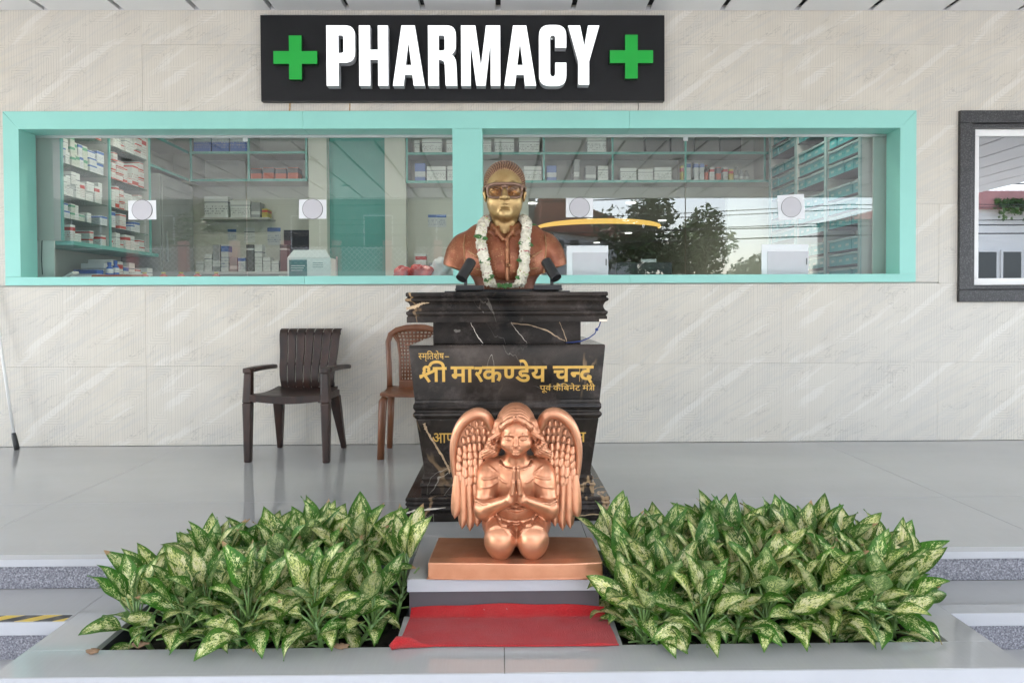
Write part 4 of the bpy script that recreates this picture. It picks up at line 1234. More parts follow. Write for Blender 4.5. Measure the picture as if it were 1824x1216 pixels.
    v.ell((0, -.0625, .4125), (.0165, .0085, .0048), .003)
    v.ell((0, -.0605, .4035), (.0135, .0085, .0055), .003)
    v.chain([(-.019, -.0595, .4095), (0, -.0705, .4075), (.019, -.0595, .4095)], [.0012, .0013, .0012], .0015, 's')
    v.ell((0, -.055, .3925), (.014, .012, .009), .006)
    B('ell', (.064, .012, .445), (.008, .014, .02), .004)
    return v.mesh('angel_body')
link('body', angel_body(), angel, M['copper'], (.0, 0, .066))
def angel_hair():
    v = Vol((-.17, -.10, .33), (.17, .15, .60), .0022)
    B = v.both
    v.ell((0, .040, .490), (.0815, .090, .094), .01)
    B('chain', [(.066, -.005, .505), (.076, -.015, .470), (.086, -.012, .440)], [.022, .019, .016], .012)
    B('chain', [(.090, .01, .450), (.098, .012, .425), (.108, .012, .398), (.130, .015, .385)], [.019, .019, .019, .012], .012)
    B('chain', [(.07, .03, .42), (.092, .02, .39), (.13, .02, .372)], [.022, .021, .013], .012)
    B('chain', [(.085, -.03, .462), (.100, -.032, .448), (.104, -.030, .430), (.092, -.028, .417), (.080, -.024, .424)], [.010, .011, .011, .010, .008], .005)
    B('ell', (.089, -.034, .438), (.010, .02, .011), .005, 's')
    v.ell((0, -.092, .438), (.071, .092, .092), .006, 's')
    v.ell((0, -.07, .40), (.060, .075, .080), .006, 's')
    B('chain', [(.0, -.052, .538), (.030, -.048, .520), (.055, -.034, .497), (.074, -.012, .470)], [.008, .011, .012, .010], .008)
    # parting and strands
    v.cone((0, -.07, .53), (0, .02, .592), .0022, .0026, .005, 's')
    def strands(X, Y, Z):
        ax = np.abs(X)
        u = Z - .40 + .9 * ax * ax / .085 + .003 * np.sin(ax * 90 + Z * 60)
        m = np.clip((Z - .455) / .03, 0, 1)
        low = np.sin((Z * 1.0 + ax * .55) * 2 * math.pi / .011)
        return .0009 * np.sin(u * 2 * math.pi / .0088) * m + .0012 * low * (1 - m)
    v.disp(strands, (-.17, -.1, .33), (.17, .15, .6))
    return v.mesh('angel_hair')
link('hair', angel_hair(), angel, M['copper'], (0, 0, .066))

# wings: rolled rim, scale-like coverts, long flight feathers
def feather_mesh(L, W, T, curl, nl=7, nw=4):
    mb = MB()
    def P(i, j):
        f = i / nl; q = 2 * j / nw - 1
        wd = W * (.62 + .38 * math.sin(min(1, f * 1.5) * math.pi / 2)) * (1 if f < .72 else math.sqrt(max(0, 1 - ((f - .72) / .28) ** 2)))
        return (q * wd / 2, -T * (1 - q * q) - curl * f * f + .0015 * (1 if abs(q) < .1 else 0), -L * f)
    mb.grid(P, nl, nw)
    return mb.mesh('feather', smooth=True)
f_small = [feather_mesh(.032, .024, .008, -.004), feather_mesh(.042, .028, .010, -.004), feather_mesh(.052, .031, .011, -.004)]
f_long = feather_mesh(.20, .040, .012, .0, 12, 4)
for me in f_small + [f_long]:
    me.materials.append(M['copper'])
rf = random.Random(4)
def spline(P, rs, n=4):
    """smooth path through the points, with radii"""
    P = [Vector(q) for q in P]; out, ro = [], []
    for i in range(len(P) - 1):
        a, b, c, d = P[max(0, i - 1)], P[i], P[i + 1], P[min(len(P) - 1, i + 2)]
        for q in range(n):
            t = q / n
            out.append(.5 * (2 * b + (c - a) * t + (2 * a - 5 * b + 4 * c - d) * t * t + (3 * b - a - 3 * c + d) * t ** 3)); ro.append(rs[i] + (rs[i + 1] - rs[i]) * t)
    return out + [P[-1]], ro + [rs[-1]]
for sgn in (-1, 1):
    w = link('wing', MB().tube(*spline([(sgn * p[0], p[1], p[2]) for p in
        ((.078, .085, .385), (.084, .075, .43), (.100, .062, .485), (.125, .052, .527), (.160, .046, .538), (.198, .046, .520), (.230, .050, .482), (.250, .056, .43), (.258, .062, .37), (.256, .066, .31), (.250, .068, .26), (.245, .070, .22))],
        [.012, .018, .022, .024, .025, .024, .021, .018, .014, .011, .008, .003]), 14, flat=1.0).mesh('wing', smooth=True), angel, M['copper'], (0, 0, .066))
    w['label'] = 'viewer-%s wing of the angel, tips down' % ('left' if sgn < 0 else 'right')
    # back plate of the wing
    outl = [(.080, .40), (.10, .48), (.13, .52), (.165, .53), (.20, .51), (.235, .46), (.252, .39), (.252, .30), (.245, .20), (.225, .20), (.19, .22), (.14, .24), (.10, .27), (.078, .33)]
    pb = MB()
    n = len(outl)
    pb.add([(sgn * p[0], .078 + .02 * (1 - abs(p[0] - .16) / .1) * 0, p[1]) for p in outl] + [(sgn * p[0], .095, p[1]) for p in outl],
           [tuple(range(n)) if sgn > 0 else tuple(reversed(range(n))), tuple(range(2 * n - 1, n - 1, -1)) if sgn > 0 else tuple(range(n, 2 * n))] + [(i, i + n, (i + 1) % n + n, (i + 1) % n) for i in range(n)])
    pb.build('wing_plate', M['copper'], w)
    # coverts in slanting rows
    for r in range(8):
        zc = .505 - r * .030
        x0 = .112 - .004 * r if r < 4 else .096
        x1 = min(.236, .185 + .017 * r)
        nf = max(3, int((x1 - x0) / .0215))
        for k in range(nf + 1):
            x = x0 + (x1 - x0) * k / nf + rf.uniform(-.002, .002)
            z = zc - .018 * ((x - .17) / .07) ** 2 * (1 if x > .17 else .4) + rf.uniform(-.003, .003)
            me = f_small[0 if r < 3 else (1 if r < 6 else 2)]
            s_ = .72 + .05 * r
            o = link('feather', me, w, None, (sgn * x, .066 - .0022 * (8 - r) * .3 + .001 * (k % 2), z), (R(-9 + rf.uniform(-4, 4)), R(sgn * (8 - 34 * (x - .09) / .16) * -.5 + rf.uniform(-5, 5)), R(rf.uniform(-8, 8))), (s_, 1, s_))
    # flight feathers
    for k in range(7):
        x = .242 - .0235 * k
        L = [.175, .215, .220, .200, .170, .140, .110][k]
        o = link('feather', f_long, w, None, (sgn * x, .056 + .005 * k, .285 - .004 * k), (R(-3), R(sgn * (-2.0 + 2.2 * k)), R(sgn * 10)), (1.0, 1, L / .20))

# ================================================================== pedestal
PX, PYc = .02, -1.54
def marble():
    t = NT('black_gold_marble')
    co = t.coord()
    cl = t.noise(co, 2.6, 8, .62, .6)
    c = t.mix(t.ramp(cl, [(.36, 0.0), (.56, .45), (.72, 1.0)]), (.010, .0095, .009), (.070, .054, .045))
    cl2 = t.noise(t.mapping(co, loc=(4, 2, 7)), 7, 6, .7)
    c = t.mix(t.ramp(cl2, [(.52, 0.0), (.68, .6)]), c, (.105, .085, .076))
    w1 = t.noise(t.mapping(co, rot=(.4, .5, .3), scale=(1, 1, .55)), 1.25, 5, .5, .9)
    v1 = t.ramp(t.math('ABSOLUTE', t.math('SUBTRACT', w1, .5)), [(.0, 1.0), (.0035, .85), (.008, 0.0)])
    m1 = t.ramp(t.noise(co, 1.5, 2), [(.47, 0.0), (.56, 1.0)])
    c = t.mix(t.math('MULTIPLY', v1, m1), c, (.44, .29, .16))
    w2 = t.noise(t.mapping(co, rot=(1.2, .3, 1.1), loc=(9, 3, 1)), 2.1, 4, .5, 1.2)
    v2 = t.ramp(t.math('ABSOLUTE', t.math('SUBTRACT', w2, .5)), [(.0, .9), (.0025, 0.0)])
    m2 = t.ramp(t.noise(t.mapping(co, loc=(2, 2, 2)), 2.0, 2), [(.5, 0.0), (.6, .8)])
    c = t.mix(t.math('MULTIPLY', v2, m2), c, (.50, .46, .40))
    dust = t.noise(co, 160, 2)
    c = t.mix(t.ramp(dust, [(.72, 0.0), (.76, .3)]), c, (.25, .23, .21))
    t.set(col=c, rough=t.ramp(t.noise(co, 5, 6), [(.3, .10), (.75, .22)]), spec=.2)
    return t.m
M['marble'] = marble()
M['vein'] = pm('ochre_vein_stone', (.47, .33, .20), .3, var=.35, vs=30)
M['chip'] = pm('pale_chipped_stone', (.72, .64, .55), .6, var=.2, vs=40)
ped = thing('marble_pedestal', 'tall black marble pedestal with gold lettering under the bust', 'pedestal', (PX, PYc, 0))
def arc(z0, h0, z1, h1, bulge, n=5):
    return [(z0 + (z1 - z0) * q / n, h0 + (h1 - h0) * q / n + bulge * math.sin(math.pi * q / n)) for q in range(1, n)]
plinth = [(.001, .495), (.034, .495), (.038, .486), (.046, .486)] + arc(.046, .486, .062, .497, .004) + [(.062, .497), (.074, .489), (.076, .489)] + arc(.076, .489, .098, .489, .007) + [(.098, .489), (.101, .495), (.114, .495), (.118, .491)]
foot = [(.1185, .425), (.15, .425)] + arc(.15, .425, .172, .425, .008) + [(.172, .416), (.180, .416)] + arc(.180, .416, .206, .416, .007) + [(.206, .412), (.222, .412)]
lower = [(.2225, .410), (.486, .446), (.490, .446)]
band = [(.4905, .446), (.500, .455)] + arc(.500, .455, .526, .455, .006) + [(.526, .450), (.532, .450)] + arc(.532, .450, .560, .456, .006) + [(.560, .459), (.572, .452), (.5835, .452)]
upper = [(.584, .452), (.838, .475), (.850, .475), (.853, .470)]
neck = [(.8535, .368), (.962, .368)]
cap = [(.9625, .484), (.990, .484), (.994, .478)] + arc(.994, .478, 1.012, .486, .004) + [(1.014, .487), (1.018, .478)] + arc(1.018, .478, 1.060, .478, -.010, 7) + [(1.060, .478), (1.064, .487)] + arc(1.064, .487, 1.080, .487, .004) + [(1.083, .480), (1.086, .480), (1.090, .488), (1.104, .488), (1.108, .483)]
for nm_, pf_ in (('plinth', plinth), ('foot_moulding', foot), ('lower_panel', lower), ('band_moulding', band), ('upper_panel', upper), ('neck', neck), ('cap_moulding', cap)):
    MB().rectsweep(pf_).build(nm_, M['marble'], ped, bevel=.0012, seg=1)
# broad ochre veins that cross the stone as real inlays
def front_y(z):
    for a, b in zip(lower[:-1], lower[1:]):
        if a[0] <= z <= b[0]: return -(a[1] + (b[1] - a[1]) * (z - a[0]) / max(1e-6, b[0] - a[0]))
    return -.45
def vein(pts, ws, part_y, name='vein', mat='vein'):
    mb = MB(); L = []
    rr = random.Random(len(pts) + int(abs(pts[0][0]) * 1000))
    fine = []
    for i in range(len(pts) - 1):
        for q in range(6):
            f = q / 6
            fine.append((pts[i][0] + (pts[i + 1][0] - pts[i][0]) * f + rr.uniform(-.002, .002), pts[i][1] + (pts[i + 1][1] - pts[i][1]) * f + rr.uniform(-.002, .002), (ws[i] + (ws[i + 1] - ws[i]) * f) * rr.uniform(.5, 1.3)))
    fine.append((*pts[-1], ws[-1] * .4))
    for i, (x_, z_, w_) in enumerate(fine):
        a_ = fine[min(i + 1, len(fine) - 1)]; b_ = fine[max(0, i - 1)]
        tx, tz = a_[0] - b_[0], a_[1] - b_[1]; l_ = math.hypot(tx, tz) or 1
        nx_, nz_ = -tz / l_, tx / l_
        L.append((x_ + nx_ * w_, part_y(z_ + nz_ * w_), z_ + nz_ * w_)); L.append((x_ - nx_ * w_, part_y(z_ - nz_ * w_), z_ - nz_ * w_))
    for i in range(len(fine) - 1):
        mb.add([L[2 * i], L[2 * i + 1], L[2 * i + 3], L[2 * i + 2]], [(0, 1, 2, 3)])
    return mb.build(name, M[mat], ped)
vein([(-.408, .47), (-.395, .43), (-.36, .37), (-.325, .31), (-.30, .26), (-.285, .2226)], [.006, .006, .004, .005, .006, .005], lambda z: front_y(min(z, .489)) - .0008)
fy = lambda h: (lambda z: -h - .0009)
vein([(-.484, 1.03), (-.44, 1.04), (-.41, 1.055), (-.375, 1.058)], [.007, .009, .006, .002], lambda z: -.4795 if z < 1.05 else -.4795)
nk = lambda z: -.3689
vein([(-.182, .960), (-.155, .905), (-.12, .856)], [.0012, .0018, .002], nk, mat='chip')
vein([(.02, .958), (.06, .905), (.10, .856)], [.001, .0012, .001], nk, mat='chip')
vein([(.26, .960), (.285, .905), (.30, .856)], [.0012, .0022, .0025], nk)
vein([(.02, .954), (.12, .945), (.20, .92), (.26, .88), (.29, .865)], [.002, .002, .003, .003, .002], nk)
vein([(-.494, .045), (-.45, .058), (-.40, .062), (-.30, .072)], [.004, .006, .005, .002], lambda z: -.4965 if z < .052 else -.5022, mat='chip')
vein([(.26, .02), (.36, .028), (.44, .032), (.493, .03)], [.003, .004, .004, .003], lambda z: -.4958)
MB().box(.445, .4845, -.4865, -.46, .9632, .9755).build('chipped_corner', M['chip'], ped, bevel=.002)

# gold lettering
M['gold'] = pm('gold_letter_paint', (.64, .39, .085), .42, metal=.25, var=.08, vs=40)
def glyph(s, off): return text_mesh(s, 1.0, .004, off, 5)
class Line:
    """devanagari line set glyph by glyph; half forms are the glyph without its right-hand stem"""
    def __init__(s, off=.0): s.x = 0.0; s.parts = []; s.off = off; s.lift = 0
    def put(s, me, x, y=0.0):
        me.transform(Matrix.Translation((x, y, .0006 * (s.lift % 3)))); s.lift += 1; s.parts.append(me)
    def t(s, txt, kern=0.0):
        me = glyph(txt, s.off); xs_ = [v.co.x for v in me.vertices]
        s.put(me, s.x); s.x += max(xs_) + kern; return s
    def half(s, ch, keep):
        me = glyph(ch, s.off); mx = max(v.co.x for v in me.vertices)
        bm = bmesh.new(); bm.from_mesh(me)
        bmesh.ops.bisect_plane(bm, geom=bm.verts[:] + bm.edges[:] + bm.faces[:], plane_co=(mx * keep, 0, 0), plane_no=(1, 0, 0), clear_outer=True)
        bm.to_mesh(me); bm.free()
        s.put(me, s.x); s.x += mx * keep - .012; return s
    def sp(s, d): s.x += d; return s
    def stroke(s, pts, w, adv=0.0):
        mb = MB(); w = w / 2
        P = [Vector((p[0] + s.x, p[1], 0)) for p in pts]
        L = []
        for i, p in enumerate(P):
            t = (P[min(i + 1, len(P) - 1)] - P[max(i - 1, 0)]).normalized(); n = Vector((-t.y, t.x, 0))
            L += [p + n * w, p - n * w]
        vs = [(q.x, q.y, .004) for q in L] + [(q.x, q.y, -.004) for q in L]
        m = len(L); fs = []
        for i in range(len(P) - 1):
            fs.append((2 * i, 2 * i + 1, 2 * i + 3, 2 * i + 2))
            fs.append((2 * i, 2 * i + 2, m + 2 * i + 2, m + 2 * i)); fs.append((2 * i + 1, m + 2 * i + 1, m + 2 * i + 3, 2 * i + 3))
        fs.append((0, m, m + 1, 1)); fs.append((m - 2, m - 1, 2 * m - 1, 2 * m - 2))
        mb.add(vs, fs); me = mb.mesh('s')
        s.put(me, 0.0); s.x += adv; return s
    def mesh(s):
        bm = bmesh.new()
        for me in s.parts: bm.from_mesh(me)
        me = bpy.data.meshes.new('lettering'); bm.to_mesh(me); bm.free()
        for m in s.parts: bpy.data.meshes.remove(m)
        me.materials.append(M['gold'])
        return me
def place_line(ln, x0, x1, zbase, zhead, yfun, tilt):
    """stretch the line to run from x0 to x1 with headline and baseline at the given heights"""
    me = ln.mesh()
    xs_ = [v.co.x for v in me.vertices]
    w = max(xs_) - min(xs_); sx = (x1 - x0) / w
    sz = (zhead - zbase) / HEAD
    me.transform(Matrix.Translation((-min(xs_), 0, 0)))
    me.transform(Matrix.Diagonal((sx, sz, .25, 1)))
    return link('inscription', me, ped, None, (x0, yfun, zbase), (R(90) + tilt, 0, 0))
_pm = glyph('म', 0.0); HEAD = max(v.co.y for v in _pm.vertices)
def arcp(cx, cy, r, a0, a1, n=10, ry=None):
    return [(cx + r * math.cos(R(a0 + (a1 - a0) * q / n)), cy + (ry or r) * math.sin(R(a0 + (a1 - a0) * q / n))) for q in range(n + 1)]
H_ = HEAD
def shri(l, w):
    """the ligature shri"""
    h = H_
    l.stroke(arcp(.46 * h, .86 * h, .155 * h, -70, 235, 14), w)
    l.stroke([(.36 * h, .75 * h), (.27 * h, .62 * h), (.30 * h, .52 * h), (.45 * h, .30 * h), (.64 * h, .0)], w)
    l.stroke([(.02 * h, .37 * h), (.30 * h, .46 * h), (.62 * h, .60 * h), (1.04 * h, .80 * h)], w)
    l.stroke([(.03 * h, .28 * h), (.14 * h, .34 * h), (.16 * h, .44 * h)], w * .9)
    l.stroke([(1.07 * h, h), (1.07 * h, .0)], w)
    l.stroke([(.86 * h, h - w / 2), (1.74 * h, h - w / 2)], w)
    l.stroke([(1.54 * h, h), (1.54 * h, .0)], w)
    l.stroke([(.66 * h, 1.04 * h)] + arcp(1.10 * h, 1.06 * h, .42 * h, 165, 8, 12, .29 * h) + [(1.54 * h, .98 * h)], w, 1.74 * h)
def ra(l, w):
    h = H_
    l.stroke([(.0, h - w / 2), (.44 * h / .62 * .62, h - w / 2)], w)
    l.stroke([(.40 * h, h), (.40 * h, .76 * h), (.34 * h, .60 * h), (.20 * h, .54 * h), (.08 * h, .60 * h)], w)
    l.stroke([(.12 * h, .54 * h), (.26 * h, .38 * h), (.46 * h, .0)], w, .52 * h)
ln = Line(.022)
shri(ln, .115); ln.sp(.18)
ln.t('मा', .02); ra(ln, .115); ln.t('क').half('ण', .685).t('डे').t('य').sp(.26).t('च').half('न', .64).t('द')
tilt_u = math.atan2(.475 - .452, .254)
yu = lambda z: -(.452 + (.475 - .452) * (z - .584) / .254) - .0003
place_line(ln, -.428, .420, .674, .747, yu(.674), tilt_u)
ln = Line(.0)
ln.half('स', .70).t('म'); ln.stroke([(-.20, .0), (-.20, -.12), (-.12, -.18), (-.03, -.15)], .06); ln.t('ित').t('शे').t('ष').sp(.12).t('–')
place_line(ln, -.430, -.282, .785, .814, yu(.785), tilt_u)
ln = Line(.004)
ln.t('पू', -.16).t('व'); ln.stroke([(-.13, H_), (-.19, H_ * 1.14), (-.12, H_ * 1.28), (-.03, H_ * 1.2)], .055)
ln.sp(.2).t('कै').t('िब').t('ने').t('ट').sp(.22).t('मं')
ln.stroke([(.0, H_ - .04), (.40, H_ - .04)], .075); ln.stroke([(.30, H_), (.30, 0)], .075); ln.stroke([(.29, H_ * .55), (.08, H_ * .55)], .075); ln.stroke([(.27, H_ * .5), (.16, H_ * .30), (.06, H_ * .06)], .075, .36)
ln.t('ी')
place_line(ln, .158, .428, .628, .653, yu(.628), tilt_u)
tilt_l = math.atan2(.446 - .410, .264)
ln = Line(.006); ln.t('आ').t('प')
place_line(ln, -.368, -.262, .372, .420, front_y(.372) - .0003, tilt_l)
ln = Line(.006); ln.t('न')
place_line(ln, .335, .385, .372, .420, front_y(.372) - .0003, tilt_l)

# cable stub on the cap
M['blue'] = pm('blue_wire', (.015, .04, .20), .4)
cbm = MB().tube([(.458, -.44, .962), (.45, -.445, .940), (.435, -.45, .92), (.428, -.455, .905), (.40, -.46, .885), (.36, -.455, .868), (.32, -.44, .862), (.29, -.42, .860)], .0028, 6)
cbm.lathe([(.004, -.007), (.008, -.003), (.008, .004), (.004, .008)], 8, c=(.438, -.449, .924))
tag(cbm.build('loose_wire', M['blue'], None, (PX, PYc, 0), smooth=True), 'short blue wire hanging from the pedestal cap', 'wire')
tray = thing('black_tray', 'thin black stone plate under the bust', 'plate', (PX - .002, -1.66, 1.108))
MB().box(-.315, .325, -.16, .16, .0005, .010).build('lower_plate', M['black_plastic'], tray, bevel=.002)
MB().box(-.26, .27, -.13, .14, .0105, .020).build('upper_plate', M['black_plastic'], tray, bevel=.002)

# ================================================================== bust
BXc, BYc, BZ = .012, -1.66, 1.128
bust = thing('portrait_bust', 'painted metal bust of a man in glasses and buttoned jacket', 'statue', (BXc, BYc, BZ))
def bust_head():
    v = Vol((-.14, -.17, .26), (.14, .17, .70), .003)
    B = v.both
    v.ell((0, .025, .560), (.101, .122, .112), .01)
    v.ell((0, -.014, .472), (.086, .100, .104), .03)
    v.ell((0, -.075, .452), (.044, .034, .034), .03)
    v.ell((0, -.04, .545), (.080, .070, .075), .03)
    v.ell((0, -.074, .394), (.041, .036, .034), .03)
    v.ell((0, -.100, .388), (.024, .018, .020), .02)
    B('ell', (.052, -.055, .455), (.040, .042, .052), .03)
    B('ell', (.046, -.022, .414), (.030, .048, .042), .03)
    B('ell', (.044, -.098, 0.5050), (.028, .018, .016), .014, 's')
    B('ell', (.044, -.082, 0.5030), (.022, .015, .013), .004)
    B('chain', [(.020, -.094, 0.5120), (.044, -.101, 0.5155), (.068, -.086, 0.5100)], [.003, .004, .003], .003)
    B('chain', [(.022, -.094, 0.4940), (.044, -.098, 0.4900), (.066, -.084, 0.4950)], [.003, .004, .003], .003)
    B('chain', [(.014, -.103, 0.5370), (.045, -.104, 0.5440), (.078, -.080, 0.5340)], [.008, .009, .006], .012)
    v.cone((0, -.103, 0.5270), (0, -.130, 0.4720), .010, .0165, .010)
    B('ell', (.0165, -.117, 0.4705), (.0125, .014, .0105), .005)
    B('ell', (.009, -.128, 0.4605), (.005, .007, .004), .003, 's')
    v.ell((0, -.106, 0.4415), (.027, .013, .0065), .006)
    v.ell((0, -.104, 0.4285), (.023, .012, .0075), .005)
    v.chain([(-.029, -.099, 0.4355), (0, -.118, 0.4350), (.029, -.099, 0.4355)], [.0018, .0018, .0018], .0025, 's')
    v.ell((0, -.106, 0.4120), (.022, .008, .006), .008, 's')
    B('ell', (.106, .020, .508), (.011, .028, .044), .006, rot=(-8, 8, 0))
    B('ell', (.114, .010, .510), (.006, .014, .024), .006, 's')
    v.cone((0, .03, .27), (0, .02, .40), .074, .068, .03)
    B('cone', (.030, -.045, .30), (.052, -.02, .37), .014, .012, .02)
    return v.mesh('bust_head')
link('head', bust_head(), bust, M['brass'])
def bust_hair():
    v = Vol((-.14, -.14, .46), (.14, .18, .71), .0026)
    B = v.both
    v.ell((0, .030, .570), (.111, .127, .116), .01)
    v.ell((0, -.125, .535), (.090, .100, .094), .010, 's')
    v.ell((0, -.02, .435), (.13, .085, .085), .012, 's')
    B('ell', (.108, -.002, .50), (.030, .022, .030), .01, 's')
    v.cutmax(lambda X, Y, Z: (.470 + .25 * np.clip(.02 - Y, 0, 1)) - Z)
    def strands(X, Y, Z):
        a = np.arctan2(X, Z - .52 + .0 * Y)
        return .0019 * np.sin(a * 66 + 5 * np.sin(Y * 34)) * np.clip((.12 - Y) / .1, .3, 1) + .0013 * np.sin(a * 131 + Y * 150)
    v.disp(strands, (-.14, -.14, .46), (.14, .18, .71))
    return v.mesh('bust_hair')
link('hair', bust_hair(), bust, M['bronze_hair'])
def bust_torso():
    v = Vol((-.36, -.19, .02), (.36, .20, .40), .0032)
    B = v.both
    v.ell((0, .02, .19), (.235, .125, .15), .03)
    v.ell((0, .0, .14), (.225, .125, .16), .03)
    B('chain', [(.05, .04, .325), (.14, .04, .285), (.225, .035, .225), (.255, .03, .185)], [.055, .062, .072, .072], .03)
    B('chain', [(.252, .03, .19), (.268, .025, .14), (.270, .02, .08)], [.070, .068, .066], .02)
    v.ell((0, .03, .305), (.125, .09, .06), .03)
    # cut below in a sweeping curve
    v.cutmax(lambda X, Y, Z: (.045 + .085 * (np.abs(X) / .33) ** 1.7 + .05 * np.clip(Y, 0, 1)) - Z)
    B('ell', (.29, .0, .075), (.055, .075, .045), .01, 's')
    # armhole seams
    B('chain', [(.215, -.03, .285), (.232, -.085, .22), (.226, -.115, .15), (.218, -.12, .08)], [.003, .0035, .0035, .003], .006, 's')
    B('chain', [(.218, -.03, .288), (.222, -.095, .22), (.214, -.12, .15), (.206, -.125, .08)], [.004, .004, .004, .004], .006)
    # placket, button
    v.chain([(-.004, -.125, .26), (-.004, -.137, .2), (-.004, -.140, .14), (-.004, -.139, .05)], [.0028] * 4, .004, 's')
    v.chain([(.012, -.121, .25), (.012, -.132, .2), (.012, -.134, .14), (.012, -.133, .05)], [.010] * 4, .012)
    v.cone((.016, -.142, .122), (.016, -.150, .122), .0105, .010, .002)
    v.cone((.016, -.152, .122), (.016, -.160, .122), .0055, .006, .002, 's')
    # stand collar, open at the throat
    B('chain', [(.078, .045, .350), (.080, .0, .348), (.066, -.052, .330), (.040, -.090, .300), (.010, -.118, .258)], [.012, .013, .013, .012, .010], .008)
    B('chain', [(.082, .04, .335), (.082, -.005, .330), (.068, -.055, .312), (.045, -.088, .285)], [.016, .017, .016, .012], .012)
    v.ell((0, -.10, .335), (.036, .075, .062), .008, 's')
    # soft folds
    B('chain', [(.10, -.12, .13), (.15, -.115, .17), (.2, -.09, .20)], [.004, .006, .003], .014)
    B('chain', [(.06, -.135, .09), (.12, -.13, .10), (.18, -.115, .11)], [.003, .005, .003], .014)
    return v.mesh('bust_torso')
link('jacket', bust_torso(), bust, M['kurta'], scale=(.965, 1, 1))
bb = MB()
def PB(i, j):
    f = i / 10; a = 2 * math.pi * j / 40
    k = .155 + .05 * f * f
    sx = k * (abs(math.cos(a)) ** .7) * (1 if math.cos(a) >= 0 else -1); sy = .10 * (abs(math.sin(a)) ** .7) * (1 if math.sin(a) >= 0 else -1)
    return (sx, sy + .005, .0005 + .10 * f)
bb.grid(PB, 10, 40)
bb.f.append(tuple(range(40, -1, -1))); bb.m.append(0)
bb.build('stand', M['bronze_dark'], bust, smooth=True)
# spectacles
sp = MB()
def rim(cx):
    pts = []
    for q in range(33):
        a = 2 * math.pi * q / 32
        ca, sa = math.cos(a), math.sin(a)
        e = .62
        x = .040 * abs(ca) ** e * (1 if ca >= 0 else -1); z = .033 * abs(sa) ** e * (1 if sa >= 0 else -1)
        x *= 1 + .10 * (z / .033)
        pts.append((cx + x, -.118 + 2.6 * (abs(cx + x) - .05) ** 2 + .25 * max(0, abs(cx + x) - .06), .503 + z + .012 * (1 if z > 0 else 0) * 0))
    return pts
glasses = link('spectacles', MB().tube(rim(-.049), .0066, 8).tube(rim(.049), .0066, 8)
               .tube([(-.086, -.106, .535), (-.05, -.121, .540), (0, -.127, .540), (.05, -.121, .540), (.086, -.106, .535)], .0085, 8)
               .tube([(-.016, -.122, .523), (0, -.127, .528), (.016, -.122, .523)], .0075, 8)
               .tube([(.088, -.104, .532), (.104, -.075, .530), (.110, -.02, .526), (.112, .02, .524)], .0062, 8)
               .tube([(-.088, -.104, .532), (-.104, -.075, .530), (-.110, -.02, .526), (-.112, .02, .524)], .0062, 8).mesh('spectacles', smooth=True), bust, M['specs'])
M['lens'] = glass_material('brown_lens', (.80, .64, .52), 1.3, .1, .03)
for sx_ in (-1, 1):
    pts = rim(sx_ * .049)[:-1]
    MB().add([(p[0], p[1] + .001, p[2]) for p in pts], [tuple(range(len(pts)))]).build('lens', M['lens'], glasses)

# ================================================================== garland
M['petal'] = pm('tuberose_petal', (.78, .74, .62), .55, var=.10, vs=90)
M['petal_g'] = pm('tuberose_bud', (.50, .56, .26), .55, var=.2, vs=60)
M['gleaf'] = pm('garland_leaf', (.035, .12, .025), .35, var=.3, vs=30)
M['rose'] = pm('crimson_thread', (.33, .012, .03), .6, var=.3, vs=60, bump=.6, bs=200)
gar = thing('flower_garland', 'white tuberose garland with crimson ties hung round the bust', 'garland', (BXc, BYc, BZ))
rg = random.Random(9)
LP_ = [(-.085, .02, .375), (-.105, -.035, .360), (-.122, -.090, .325), (-.124, -.118, .285), (-.122, -.138, .230), (-.110, -.148, .170), (-.098, -.155, .110), (-.088, -.158, .060), (-.075, -.160, .026)]
RP_ = [(.095, .02, .375), (.110, -.035, .362), (.116, -.090, .330), (.108, -.118, .285), (.102, -.138, .230), (.100, -.148, .170), (.096, -.155, .110), (.088, -.158, .060), (.072, -.160, .026)]
def along(P, f):
    P = [Vector(p) for p in P]; L = [(P[i + 1] - P[i]).length for i in range(len(P) - 1)]; s = f * sum(L)
    for i, l in enumerate(L):
        if s <= l or i == len(L) - 1: return P[i].lerp(P[i + 1], min(1, s / l)), (P[i + 1] - P[i]).normalized()
        s -= l
def floret(mb, p, d, s, mi=0):
    """five pointed petals round a short throat"""
    d = d.normalized(); a = d.orthogonal().normalized(); b = d.cross(a)
    rot0 = rg.uniform(0, 6.28)
    for k in range(5):
        t = rot0 + k * 1.2566
        u = a * math.cos(t) + b * math.sin(t); w = d.cross(u)
        mb.add([p, p + (u * .45 + d * .55) * s + w * s * .28, p + (u * 1.05 + d * .5) * s, p + (u * .45 + d * .55) * s - w * s * .28], [(0, 1, 2, 3)], mi)
